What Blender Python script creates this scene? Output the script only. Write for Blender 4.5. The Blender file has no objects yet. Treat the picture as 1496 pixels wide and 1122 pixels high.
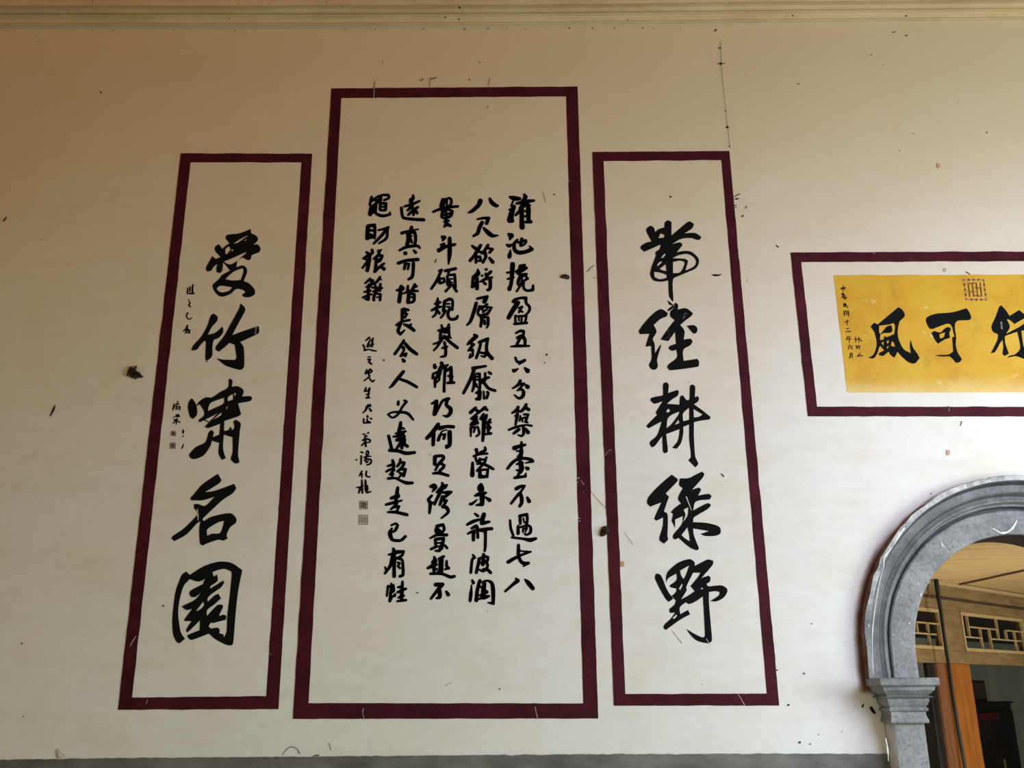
import bpy, bmesh, math, random
from mathutils import Vector, Matrix, noise
from mathutils.geometry import delaunay_2d_cdt
random.seed(7)
sc = bpy.context.scene
col = sc.collection
R = math.radians
# ------------------------------------------------------------------ camera
F, CX, CY = 1400.0, 748.0, 561.0            # focal length in pixels of the 1496 x 1122 frame
PITCH, ROLL, YAW = 0.31444939, -0.00753212, -0.0015949
EYE = Vector((0, -5.0, 1.6))
ROT = Matrix.Rotation(YAW, 3, 'Z') @ Matrix.Rotation(math.pi/2 + PITCH, 3, 'X') @ Matrix.Rotation(ROLL, 3, 'Z')
cam = bpy.data.cameras.new('camera'); cam.sensor_fit = 'HORIZONTAL'; cam.sensor_width = 36; cam.lens = F/1496*36
cam.clip_start = .05; cam.clip_end = 100
co = bpy.data.objects.new('camera', cam); col.objects.link(co)
co.matrix_world = Matrix.Translation(EYE) @ ROT.to_4x4()
sc.camera = co
# ------------------------------------------------------------------ view, world, lights
vs = sc.view_settings
vs.view_transform = 'Standard'; vs.look = 'None'; vs.gamma = 1; vs.use_curve_mapping = False; vs.exposure = 0.0
w = bpy.data.worlds.new('sky'); sc.world = w; w.use_nodes = True
bg = w.node_tree.nodes['Background']; bg.inputs[0].default_value = (.80, .90, 1.0, 1); bg.inputs[1].default_value = 0.03
def area(name, loc, target, sx, sy, power, color):
    l = bpy.data.lights.new(name, 'AREA'); l.shape = 'RECTANGLE'; l.size = sx; l.size_y = sy; l.energy = power; l.color = color
    o = bpy.data.objects.new(name, l); col.objects.link(o); o.location = loc
    o.rotation_euler = (Vector(target) - Vector(loc)).to_track_quat('-Z', 'Y').to_euler(); return o
# courtyard daylight from the right, plus unseen lamps added as frontal fill and warm bounce
def rgb(w_): m_ = max(w_); return m_, tuple(v/m_ for v in w_)
for n_, loc_, tgt_, a_, b_, w_ in (('courtyard_daylight', (8.6, -4.2, 1.9), (2.6, 0, 1.6), 3.4, 3.2, (255, 285, 200)),
                                   ('courtyard_daylight_near', (6.2, -2.8, 2.0), (3.0, 0, 1.5), 2.0, 2.4, (58, 72, 90)),
                                   ('courtyard_front_fill', (3.5, -3.1, 2.9), (3.1, 0, .7), 1.7, 1.5, (84, 89, 114)),  # added frontal fill, lifts the shadows around the arch
                                   ('floor_bounce', (0, -3.2, .25), (0, 0, 2.6), 8.0, 1.5, (36, 44, 29)),
                                   ('timber_bounce', (-1.5, -5.6, 5.6), (-1.5, 0, 4.2), 7.0, 1.6, (50, 19, 2)),
                                   ('porch_daylight', (7.2, .9, 1.0), (4.0, 2.6, 2.4), 2.0, 2.0, (150, 146, 130)),
                                   ('porch_bounce', (3.4, 2.2, .3), (4.2, 3.4, 2.5), 2.0, 1.4, (42, 39, 32))):
    p_, c_ = rgb(w_); area(n_, loc_, tgt_, a_, b_, p_, c_)

# ------------------------------------------------------------------ from the picture to real planes
def ray(px, py):
    return ROT @ Vector((px - CX, CY - py, -F))
def W(px, py, y=0.0):                       # point where a sight line meets the vertical plane at depth y
    d = ray(px, py); t = (y - EYE.y)/d.y; return EYE + d*t
def ZP(px, py, z):
    d = ray(px, py); t = (z - EYE.z)/d.z; return EYE + d*t
# ------------------------------------------------------------------ helpers
def mesh_obj(name, verts, faces, m, parent=None, smooth=False):
    me = bpy.data.meshes.new(name); me.from_pydata([tuple(v) for v in verts], [], faces); me.update()
    if m: me.materials.append(m)
    if smooth:
        for p in me.polygons: p.use_smooth = True
    o = bpy.data.objects.new(name, me); col.objects.link(o)
    if parent: o.parent = parent
    return o
def bm_obj(name, bm, m, parent=None, smooth=False):
    bmesh.ops.recalc_face_normals(bm, faces=bm.faces)
    me = bpy.data.meshes.new(name); bm.to_mesh(me); bm.free()
    if m: me.materials.append(m)
    if smooth:
        for p in me.polygons: p.use_smooth = True
    o = bpy.data.objects.new(name, me); col.objects.link(o)
    if parent: o.parent = parent
    return o
def tag(o, label=None, cat=None, group=None, kind=None):
    if label: o['label'] = label
    if cat: o['category'] = cat
    if group: o['group'] = group
    if kind: o['kind'] = kind
    return o
def thing(name, label, cat, group=None, loc=(0, 0, 0)):
    o = bpy.data.objects.new(name, None); o.empty_display_size = .1; col.objects.link(o); o.location = loc
    return tag(o, label, cat, group)
def box(bm, lo, hi, M=None, bevel=0):
    r = bmesh.ops.create_cube(bm, size=1)
    lo, hi = Vector(lo), Vector(hi); c = (lo + hi)/2; s = hi - lo
    for v in r['verts']:
        v.co = Vector((v.co.x*s.x, v.co.y*s.y, v.co.z*s.z)) + c
    if bevel:
        es = set(e for v in r['verts'] for e in v.link_edges)
        g = bmesh.ops.bevel(bm, geom=list(es), offset=bevel, segments=2, affect='EDGES', profile=.6)
        vv = set(g['verts']) | set(v for v in r['verts'] if v.is_valid)
    else: vv = r['verts']
    if M is not None:
        for v in vv: v.co = M @ v.co
    return vv
def crom(P, closed, n, corner=65):
    """Catmull-Rom through P (tuples of floats), sharp turns stay corners"""
    N = len(P); out = []
    if N < 3 and not closed:
        a, b = P[0], P[-1]
        return [tuple(x + (y - x)*t/4 for x, y in zip(a, b)) for t in range(5)] if N == 2 else list(P)
    def turn(i):
        if not closed and (i <= 0 or i >= N-1): return 180
        a, b, c = P[(i-1) % N], P[i % N], P[(i+1) % N]
        u = (b[0]-a[0], b[1]-a[1]); v = (c[0]-b[0], c[1]-b[1])
        return abs(math.degrees(math.atan2(u[0]*v[1]-u[1]*v[0], u[0]*v[0]+u[1]*v[1])))
    cr = [turn(i) > corner for i in range(N)]
    for i in range(N if closed else N-1):
        p1, p2 = P[i], P[(i+1) % N]; L = math.hypot(p2[0]-p1[0], p2[1]-p1[1])
        def tan(k, other, sgn):
            k %= N
            if cr[k]: return tuple((o - q)*sgn for o, q in zip(P[other % N], P[k]))
            a, b = P[(k-1) % N], P[(k+1) % N]
            t = tuple((y - x)/2 for x, y in zip(a, b)); l = math.hypot(t[0], t[1]) or 1
            f = min(1, L/l); return tuple(x*f for x in t)
        m1 = tan(i, i+1, 1); m2 = tan(i+1, i, -1)
        for s in range(n):
            t = s/n; t2 = t*t; t3 = t2*t
            h = (2*t3-3*t2+1, t3-2*t2+t, -2*t3+3*t2, t3-t2)
            out.append(tuple(h[0]*a + h[1]*b + h[2]*c + h[3]*d for a, b, c, d in zip(p1, m1, p2, m2)))
    if not closed: out.append(P[-1])
    return out
# ------------------------------------------------------------------ materials
def mat(name, base, rough=.8, spec=.3):
    m = bpy.data.materials.new(name); m.use_nodes = True
    b = m.node_tree.nodes['Principled BSDF']
    b.inputs['Base Color'].default_value = (*base, 1); b.inputs['Roughness'].default_value = rough
    b.inputs['Specular IOR Level'].default_value = spec
    return m
class NT:
    def __init__(s, m): s.t = m.node_tree; s.n = s.t.nodes; s.b = s.n['Principled BSDF']; s.tc = s.n.new('ShaderNodeTexCoord')
    def link(s, a, b): s.t.links.new(a, b)
    def noise(s, scale, detail=4, rough=.55, sx=1, sy=1, sz=1, loc=(0, 0, 0)):
        mp = s.n.new('ShaderNodeMapping'); mp.inputs['Scale'].default_value = (sx, sy, sz); mp.inputs['Location'].default_value = loc
        s.link(s.tc.outputs['Object'], mp.inputs[0])
        t = s.n.new('ShaderNodeTexNoise'); t.inputs['Scale'].default_value = scale; t.inputs['Detail'].default_value = detail; t.inputs['Roughness'].default_value = rough
        s.link(mp.outputs[0], t.inputs['Vector']); return t.outputs['Fac']
    def ramp(s, f, stops):
        r = s.n.new('ShaderNodeValToRGB'); e = r.color_ramp.elements
        while len(e) < len(stops): e.new(.5)
        for q, (p, c) in zip(e, stops): q.position = p; q.color = (*c, 1) if len(c) == 3 else c
        s.link(f, r.inputs[0]); return r.outputs[0]
    def mix(s, f, a, b, mode='MIX'):
        m = s.n.new('ShaderNodeMix'); m.data_type = 'RGBA'; m.blend_type = mode
        for i, v in ((0, f), (6, a), (7, b)):
            if isinstance(v, (int, float)): m.inputs[i].default_value = v
            elif isinstance(v, tuple): m.inputs[i].default_value = (*v, 1)
            else: s.link(v, m.inputs[i])
        return m.outputs[2]
    def math(s, op, a, b=0.0, c=None):
        m = s.n.new('ShaderNodeMath'); m.operation = op
        for i, v in enumerate((a, b, c)):
            if v is None: continue
            if isinstance(v, (int, float)): m.inputs[i].default_value = v
            else: s.link(v, m.inputs[i])
        return m.outputs[0]
    def bump(s, h, strength=.2, dist=.01):
        b = s.n.new('ShaderNodeBump'); b.inputs['Strength'].default_value = strength; b.inputs['Distance'].default_value = dist
        s.link(h, b.inputs['Height']); s.link(b.outputs[0], s.b.inputs['Normal'])
def smooth01(t, x, lo, hi):
    m = t.n.new('ShaderNodeMapRange'); m.interpolation_type = 'SMOOTHSTEP'
    t.link(x, m.inputs[0]); m.inputs[1].default_value = lo; m.inputs[2].default_value = hi
    return m.outputs[0]
BLK, WHT = (0, 0, 0), (1, 1, 1)
ARC = (2.652, 1.79)                         # centre of the stone arch on the wall
def plaster(name='plaster', warm=1.0, smear=True):
    m = mat(name, (.78, .76, .70), .62, .25); t = NT(m)
    big = t.noise(.55, 5, .6); mid = t.noise(2.2, 6, .65, 1, 1, 1.5); fine = t.noise(14, 4, .6); strk = t.noise(3.0, 5, .6, .6, 1, 3.2, (5, 0, 2))
    c = t.mix(t.ramp(big, [(.35, BLK), (.68, WHT)]), (.83, .835, .84), (.79, .785, .77))
    c = t.mix(t.ramp(mid, [(.48, BLK), (.72, (.6, .6, .6))]), c, (.74, .68, .55))
    c = t.mix(t.ramp(strk, [(.52, BLK), (.75, (.4, .4, .4))]), c, (.67, .645, .60))
    c = t.mix(t.ramp(fine, [(.3, (.16, .16, .16)), (.6, BLK)]), c, (.62, .57, .5))
    c = t.mix(t.ramp(t.noise(.9, 5, .7, 1, 1, 1, (7, 2, 3)), [(.58, BLK), (.72, (.38, .38, .38))]), c, (.66, .62, .42))
    sep = t.n.new('ShaderNodeSeparateXYZ'); t.link(t.tc.outputs['Object'], sep.inputs[0])
    # dimmer, warmer light towards the cornice put into the colour, patchy, with some yellowing
    h = smooth01(t, t.math('ADD', sep.outputs[2], t.math('MULTIPLY', big, 1.6)), 2.7, 6.3)
    c = t.mix(t.math('MULTIPLY', h, .78), c, (.67, .53, .33))
    if smear:
        # dried reddish brown paint rubbed on the plaster along the left rim of the arch and below its impost
        dx = t.math('SUBTRACT', sep.outputs[0], ARC[0]); dz = t.math('MAXIMUM', t.math('SUBTRACT', sep.outputs[2], ARC[1]), 0)
        r = t.math('SQRT', t.math('ADD', t.math('MULTIPLY', dx, dx), t.math('MULTIPLY', dz, dz)))
        r = t.math('ADD', r, t.math('MULTIPLY', t.noise(9, 4, .7), .035))
        k = t.math('SUBTRACT', 1, smooth01(t, r, .918, .962))
        k = t.math('MULTIPLY', k, t.math('SUBTRACT', 1, smooth01(t, sep.outputs[0], 1.85, 2.05)))
        k = t.math('MULTIPLY', k, smooth01(t, sep.outputs[2], 1.585, 1.615))
        c = t.mix(t.math('MULTIPLY', k, .95), c, (.13, .045, .03))
    t.link(c, t.b.inputs['Base Color'])
    t.bump(t.math('ADD', t.math('MULTIPLY', mid, .8), t.math('MULTIPLY', fine, .3)), .25, .012)
    return m
M_plaster = plaster()
M_panel = plaster('panel_plaster', smear=False)
def simple(name, c1, c2, scale, rough, spec=.3, bump=.15, sx=1, sy=1, sz=1, lo=.35, hi=.7, bscale=30):
    m = mat(name, c1, rough, spec); t = NT(m)
    t.link(t.ramp(t.noise(scale, 6, .65, sx, sy, sz), [(lo, c1), (hi, c2)]), t.b.inputs['Base Color'])
    if bump: t.bump(t.noise(bscale, 4, .6, sx, sy, sz), bump, .006)
    return m
M_maroon = simple('maroon_paint', (.040, .0035, .0095), (.085, .0085, .021), 5, .7, .15, .1)
M_ink = simple('black_ink', (.0025, .0035, .0038), (.006, .006, .0075), 9, .8, .12, .05)
M_inkw = simple('faded_ink', (.012, .011, .012), (.05, .04, .035), 30, .7, .2, 0)
M_inkb = simple('brown_ink', (.11, .05, .012), (.26, .14, .03), 30, .7, .2, 0)
M_seal = simple('seal_paste', (.23, .12, .11), (.40, .27, .23), 40, .8, .2, 0)
M_seal2 = simple('seal_paste_on_yellow', (.40, .19, .08), (.56, .30, .12), 25, .8, .2, 0)
M_scratch = simple('bare_plaster', (.55, .5, .46), (.75, .72, .68), 20, .8, .2, 0)
M_pit = simple('pit_shadow', (.02, .014, .01), (.09, .06, .04), 12, .9, .1, 0)
M_pink = simple('pink_stain', (.50, .32, .22), (.62, .44, .32), 12, .8, .1, 0)
M_wood_dark = simple('rotten_wood', (.018, .010, .007), (.10, .06, .04), 14, .85, .2, .6)
M_trim = simple('dado_paint', (.085, .085, .083), (.24, .245, .235), 2.0, .7, .3, .3, 1, 1, 2)
M_cornice = simple('cornice_plaster', (.66, .52, .33), (.54, .38, .21), 2.5, .7, .25, .2, 1, 1, 6)
M_dark = simple('black_lacquer', (.006, .005, .005), (.015, .012, .012), 6, .5)
def yellow_mat():
    m = mat('yellow_wash', (.8, .5, .06), .6, .3); t = NT(m)
    c = t.ramp(t.noise(2.4, 6, .65, 1, 1, 1.3), [(.3, (.54, .265, .012)), (.5, (.66, .375, .028)), (.62, (.67, .42, .04)), (.78, (.76, .52, .10))])
    c = t.mix(t.ramp(t.noise(7, 3, .6, 1.4, 1, .7, (3, 1, 7)), [(.60, BLK), (.74, (.7, .7, .7))]), c, (.42, .25, .035))
    sep = t.n.new('ShaderNodeSeparateXYZ'); t.link(t.tc.outputs['Object'], sep.inputs[0])
    k = t.math('SUBTRACT', 1, smooth01(t, t.math('ADD', sep.outputs[2], t.math('MULTIPLY', t.noise(5, 4, .7), .14)), 3.20, 3.34))
    c = t.mix(t.math('MULTIPLY', k, .55), c, (.86, .72, .36))
    c = t.mix(t.ramp(t.noise(6.5, 3, .6, 1, 1, 1, (9, 4, 1)), [(.66, BLK), (.75, (.8, .8, .8))]), c, (.86, .74, .46))
    t.link(c, t.b.inputs['Base Color']); return m
M_yellow = yellow_mat()
def stone_mat():
    m = mat('blue_grey_stone', (.24, .25, .26), .6, .35); t = NT(m)
    c = t.ramp(t.noise(5, 8, .7), [(.28, (.10, .105, .11)), (.5, (.25, .258, .262)), (.72, (.38, .39, .395))])
    c = t.mix(t.ramp(t.noise(60, 3, .6), [(.35, (.5, .5, .5)), (.5, BLK)]), c, (.10, .10, .105))
    c = t.mix(t.ramp(t.noise(22, 5, .75, 1, 1, 1, (4, 4, 4)), [(.64, BLK), (.73, (.75, .75, .75))]), c, (.55, .56, .56))
    # shade of the moulding painted in as a dark band, with grime lines in its grooves (object space: arch axis at x = 0)
    sep = t.n.new('ShaderNodeSeparateXYZ'); t.link(t.tc.outputs['Object'], sep.inputs[0])
    dz = t.math('MAXIMUM', t.math('SUBTRACT', sep.outputs[2], ARC[1]), 0)
    r = t.math('SQRT', t.math('ADD', t.math('MULTIPLY', sep.outputs[0], sep.outputs[0]), t.math('MULTIPLY', dz, dz)))
    up = smooth01(t, sep.outputs[2], 1.66, 1.67)
    band = t.math('MULTIPLY', smooth01(t, r, .738, .748), t.math('SUBTRACT', 1, smooth01(t, r, .862, .868)))
    band = t.math('MULTIPLY', band, t.ramp(t.noise(7, 5, .7, 1, 1, 1, (2, 8, 5)), [(.3, (.85, .85, .85)), (.7, (.35, .35, .35))]))
    c = t.mix(t.math('MULTIPLY', t.math('MULTIPLY', band, up), .75), c, (.085, .09, .093))
    for r0, wd in ((.738, .011), (.800, .008), (.856, .010)):
        k = t.math('SUBTRACT', 1, smooth01(t, t.math('ABSOLUTE', t.math('SUBTRACT', r, r0)), wd*.3, wd))
        c = t.mix(t.math('MULTIPLY', t.math('MULTIPLY', k, up), .75), c, (.028, .026, .028))
    t.link(c, t.b.inputs['Base Color'])
    t.bump(t.math('ADD', t.noise(26, 6, .7), t.math('MULTIPLY', t.noise(4, 4, .6), 2)), .45, .012); return m
M_stone = stone_mat()
M_lime = simple('limewashed_stone', (.20, .21, .22), (.66, .67, .66), 7, .7, .25, .4, 1, 1, 1, .42, .62)
M_lime_lit = simple('side_lit_limewash', (.26, .27, .28), (.70, .71, .70), 5, .7, .25, .4, 1, 1, 1, .34, .5)  # light on the pilaster's outer side put into the colour, with lime patches
M_soffit = simple('soffit_shade', (.045, .032, .036), (.085, .062, .066), 5, .8, .15, .3)  # shade under the arch put into the soffit colour
M_rim = simple('brown_rim_paint', (.09, .03, .022), (.26, .15, .12), 16, .8, .15, .2)
M_white = simple('lime_splash', (.72, .72, .70), (.85, .85, .83), 25, .8, .2, .1)
def wood(name, a, b, rough=.45, sc_=(1, 1, 1), scale=6, spec=.4):
    m = mat(name, a, rough, spec); t = NT(m)
    c = t.ramp(t.noise(scale, 7, .7, *sc_), [(.32, a), (.68, b)]); t.link(c, t.b.inputs['Base Color'])
    t.bump(t.noise(scale*3, 5, .6, *sc_), .15, .006); return m
M_orange = wood('orange_timber', (.20, .062, .010), (.36, .135, .025), .38, (6, 6, .7), 3)
M_olive = wood('weathered_timber', (.11, .072, .026), (.24, .165, .07), .6, (1.2, 1.2, 5), 4)
M_tanbar = wood('pale_timber', (.30, .21, .10), (.44, .33, .17), .55, (4, 4, 4), 4)
STREAK = -math.radians(53.14472608520981)
def board_mat():
    m = mat('ceiling_board', (.5, .35, .15), .6, .3); t = NT(m)
    def rot(scale, sy, loc=0):
        mp = t.n.new('ShaderNodeMapping'); mp.inputs['Rotation'].default_value = (0, 0, STREAK); mp.inputs['Scale'].default_value = (1, sy, 1); mp.inputs['Location'].default_value = (loc, loc, 0)
        t.link(t.tc.outputs['Object'], mp.inputs[0]); n = t.n.new('ShaderNodeTexNoise'); n.inputs['Scale'].default_value = scale; n.inputs['Detail'].default_value = 6; n.inputs['Roughness'].default_value = .65
        t.link(mp.outputs[0], n.inputs['Vector']); return n.outputs['Fac']
    c = t.ramp(rot(1.6, 7), [(.3, (.44, .30, .13)), (.7, (.60, .45, .22))])
    c = t.mix(t.ramp(rot(2.6, 13, 3), [(.60, BLK), (.68, (.85, .85, .85))]), c, (.17, .10, .045))
    t.link(c, t.b.inputs['Base Color']); return m
M_board = board_mat()
M_darkbrown = simple('dark_brown', (.035, .022, .018), (.06, .04, .03), 3, .6)  # plain dark brown for the inner ceiling and the cabinet front
M_room = simple('pale_green_wall', (.40, .44, .38), (.50, .53, .47), 2, .8)
M_red = simple('red_cloth', (.04, .002, .004), (.07, .005, .009), 8, .7)
M_stonefloor = simple('floor_stone', (.30, .25, .19), (.42, .35, .27), 3, .7)
M_sidewall = simple('side_wall_plaster', (.50, .40, .27), (.58, .47, .33), 2, .8)
M_roof = wood('roof_timber', (.22, .12, .05), (.34, .20, .09), .6, (5, 1, 1), 3)
# brush characters: outlines of the big ones, strokes (x, y, width) of the small ones, measured on the wall
G_BIG = """
@L 250 310 8
935,198 938,245 1000,280 1015,330 960,385 1010,378 1045,420 1030,470 945,505 935,545 905,565 870,550 835,535 780,570 770,615 765,645 840,625 885,660 885,720 850,805 920,840 980,910 980,965 920,995 850,992 830,965 870,940 850,915 765,900 700,955 600,990 540,965 495,900 490,850 560,785 600,735 690,685 655,640 610,590 600,680 575,715 535,705 530,660 545,605 500,640 470,685 425,697 408,660 440,590 485,515 525,550 580,525 520,460 515,410 560,375 600,430 640,395 685,365 640,310 650,270 700,260 800,250
730,370 790,330 895,272 890,285 860,305 780,360
860,350 890,310 865,325
635,490 640,430 680,400 695,430 680,465 655,490
700,445 720,435 730,450 715,460
620,580 740,530 880,468 875,485 820,530 770,575 700,612 650,600
635,785 730,700 840,655 848,700 815,795 720,800
535,890 580,862 715,880 680,920 600,940 550,920
@L 240 430 8
905,115 945,160 945,200 880,320 795,480 900,440 1100,372 1110,390 1110,455 1040,490 890,560 930,620 937,840 915,875 880,885 760,850 710,830 610,750 700,765 830,768 845,740 825,590 760,570 720,610 640,672 600,650 605,610 700,490 760,380 880,160 885,120
580,225 625,265 615,320 560,380 510,475 600,450 680,378 692,410 685,455 640,510 580,540 565,620 560,725 500,782 482,760 485,620 488,560 470,545 420,600 380,650 315,660 340,600 430,500 500,380 545,250
@L 230 552 8
403,240 430,270 460,330 465,430 420,482 385,460 358,360 370,280
855,10 880,40 870,105 940,100 1000,135 1010,170 990,220 1090,215 1112,245 1080,275 945,300 980,430 940,455 785,505 780,620 830,612 855,570 880,615 900,580 890,510 920,490 975,535 965,620 945,900 962,985 940,1000 905,1000 860,950 880,870 880,695 840,685 780,665 775,700 770,830 800,940 755,963 715,880 725,760 680,750 640,735 620,800 540,910 430,952 385,935 370,895 450,810 560,755 600,640 635,610 660,635 650,695 725,665 735,540 590,590 555,575 580,545 600,525 545,500 500,522 478,500 545,440 540,380 495,310 458,335 460,322 500,270 570,230 640,230 730,170 825,115 835,20
630,290 780,235 775,300 680,350 595,390 600,340
830,225 885,190 885,255 825,275
900,180 920,180 915,205 903,220
805,350 830,330 810,375
560,490 680,430 755,375 700,420 610,515
645,495 750,405 745,440
@L 210 676 8
870,130 912,205 880,245 720,345 830,330 1060,248 1085,300 1040,360 920,440 690,655 700,685 800,630 1010,590 1080,645 1080,700 1010,760 970,850 985,885 930,912 880,900 740,945 695,970 660,945 650,780 665,685 625,710 500,840 360,918 325,885 345,855 470,770 620,620 635,580 590,530 590,485 640,483 720,505 830,400 690,440 555,440 548,415 595,360 680,260 830,155
745,780 870,700 940,680 925,750 890,825 800,830 745,855
624,540 634,536 644,610 643,680 632,672
@L 210 810 8
500,200 540,240 700,140 850,90 950,85 1040,105 1155,185 1110,400 1080,650 1060,900 1045,1045 1015,1065 950,1050 830,985 780,940 755,930 560,1000 510,960 520,940 655,885 660,770 560,870 510,915 498,880 560,780 475,780 480,755 570,635 500,650 445,608 600,530 670,450 600,500 550,495 535,450 560,415 695,345 700,320 725,285 640,318 540,290 470,370 420,540 405,690 420,830 440,920 485,985 420,1040 385,1020 345,930 335,780 350,600 375,430 420,300 450,235
805,210 850,190 940,170 1025,200 1030,240 1010,450 980,700 970,900 940,975 935,935 885,920 890,880 860,855 790,865 760,840 790,790 800,805 960,765 970,720 935,705 880,720 930,610 915,585 860,595 740,720 745,650 820,590 905,515 875,460 830,480 750,555 750,510 800,460 900,390 945,330 930,305 780,400 780,375 865,310 860,235 820,260
615,660 700,550 705,600 650,650
@R 890 310 8
685,95 728,115 728,275 900,130 940,110 990,140 970,190 880,250 1000,245 1075,290 1060,322 1020,325 960,305 840,315 735,375 830,355 860,385 790,470 880,455 960,465 1035,530 1048,590 1010,660 900,710 820,745 745,790 750,1040 738,1045 700,980 690,800 610,815 520,800 480,740 485,680 510,600 545,510 540,470 590,430 600,380 480,435 410,465 370,430 370,400 430,360 495,345 435,230 440,190 480,160 520,180 535,235 580,200 645,180 650,125
575,305 600,250 645,270 640,300
605,535 650,480 660,500 630,535
560,620 590,585 625,580 590,615 565,635
590,665 660,610 670,690 620,680
525,700 600,710 670,735 670,770 590,785 530,760
745,585 820,570 875,580 880,610 850,680 815,710 745,715
740,540 800,510 900,490 970,515 1010,560 1010,610 970,650 890,685 915,600 920,570 890,548
@R 890 430 8
600,175 685,220 670,260 600,290 520,360 553,440 510,520 530,580 535,690 600,590 608,600 560,760 568,840 545,878 500,880 465,830 495,755 490,605 430,615 430,590 470,465 360,468 345,430 400,350 500,240
780,100 805,130 800,180 900,165 980,225 955,260 900,300 830,360 880,430 870,530 950,522 975,550 950,595 880,635 860,680 870,780 1030,755 1050,790 1045,845 1000,855 710,890 675,850 700,815 790,740 785,650 735,663 690,635 710,605 780,580 770,440 690,550 600,530 690,400 765,305 715,260 715,205 750,165 760,115
905,370 990,362 1030,400 1020,450 985,462 950,425
855,295 880,218 908,238 880,272
@R 890 552 8
665,52 695,80 688,180 795,143 812,160 800,210 740,250 675,305 820,315 830,220 860,205 905,260 938,255 945,95 975,80 1005,105 1000,230 1035,215 1050,250 1030,285 990,310 1100,390 1185,460 1170,488 1080,500 990,520 990,700 1005,920 1040,1005 1005,1048 925,965 955,920 935,720 935,545 865,575 865,650 840,760 790,830 735,820 800,740 825,600 665,660 685,860 650,885 628,860 620,680 540,790 500,815 475,780 480,745 560,670 615,510 460,592 435,570 450,545 560,435 545,405 625,275 530,305 480,265 495,235 630,205 630,75
665,395 690,360 715,385 690,410
670,590 680,490 720,440 820,395 810,430 730,540
765,550 810,490 820,530
865,510 862,420 935,350 935,490
985,365 1090,430 1050,455 990,465
@R 900 676 8
650,140 720,190 715,220 580,360 620,400 600,450 560,570 600,600 605,740 600,850 605,900 560,948 510,910 508,870 545,740 552,640 470,680 448,650 530,465 400,515 362,470 380,400 500,270
1005,105 1033,130 1010,180 890,315 970,290 995,315 960,385 1080,365 1118,390 1090,430 980,440 920,470 902,560 1060,475 1100,480 1105,505 1060,550 910,640 900,695 1060,705 1190,740 1222,780 1215,830 1160,855 1050,858 985,835 1085,800 900,770 910,850 970,1005 945,1025 860,990 730,880 690,900 665,880 670,840 770,715 780,625 690,665 690,770 670,720 650,680 665,605 640,580 680,535 760,475 725,430 740,370 780,300 738,260 745,185 850,180 930,140
812,395 828,395 888,562 878,560
790,550 845,520 835,620 780,700 810,610
765,845 835,755 855,850 862,920 800,880
@R 910 810 8
398,222 440,240 475,310 510,400 560,480 600,510 535,555 500,520 430,400 375,280 380,240
780,55 835,90 840,135 990,60 1055,75 1050,120 920,275 1000,248 1022,270 1015,320 975,345 1000,372 1150,362 1215,400 1215,450 1170,510 1090,550 1020,545 1120,480 1130,440 1080,430 1005,440 1005,560 1025,800 1040,1000 1010,1035 960,1035 860,1005 790,940 740,870 840,930 930,970 958,950 935,490 850,550 775,580 735,560 665,620 670,700 760,650 785,700 660,770 500,885 475,855 490,815 560,750 610,680 550,685 540,640 600,590 620,540 565,490 620,440 625,400 560,385 545,365 625,300 625,225 530,280 505,330 505,260 530,195 650,95
668,190 775,130 740,230 710,290 680,245
655,400 690,340 698,360 670,420
820,215 905,215 880,260 790,370 840,430 750,490 680,525 745,420 740,380
910,395 930,385 938,405 920,410
580,745 625,700 632,720 600,755
@Y 1256 440 11.22
633,100 700,150 738,225 720,270 650,340 620,500 640,640 720,790 835,855 820,740 830,625 870,760 940,860 980,935 900,1022 800,1005 700,925 612,830 600,870 560,930 500,880 470,830 380,900 310,885 320,850 400,810 370,780 340,740 320,750 290,850 225,940 135,930 220,880 265,770 275,680 240,520 175,420 235,355 290,385
315,405 480,385 545,362 575,400 565,540 440,590 400,570 390,630 330,640 335,560 360,540 400,525 500,520 535,480 515,395 440,420 340,540 318,520
355,690 390,660 385,740
440,660 470,640 475,680 445,700
440,750 480,735 450,790
520,660 560,690 575,750 510,735
@Y 1376 430 10.2
365,210 405,265 435,350 405,385 240,395 200,430 190,500 210,640 205,760 235,870 295,965 265,1010 205,1025 160,970 110,930 0,930 -110,915 -50,905 90,900 165,855 150,640 185,635 165,560 150,490 100,440 0,465 -130,515 -190,510 -240,400 -220,340 -80,290 150,270
-20,570 40,510 100,490 135,520 110,580 120,650 30,680 -60,740 -100,690 -160,580 -120,550 -80,560
10,580 45,570 25,640 -30,660 -40,600
@Y 1376 430 10.2
882,165 950,240 1005,325 1150,235 1260,330 1400,260 1500,300 1480,340 1240,490 1230,540 1180,545 1215,780 1270,900 1260,960 1220,965 1100,925 970,950 1010,915 1090,895 1165,800 1120,560 950,620 935,640 945,740 995,885 935,920 900,890 912,790 900,680 870,720 790,860 725,880 820,690 835,600 760,560 735,480 800,330 850,190
965,375 1000,380 1080,445 1230,360 1400,300 1300,370 1180,470 955,590 1010,490
872,420 896,420 900,512 884,510
"""
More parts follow.
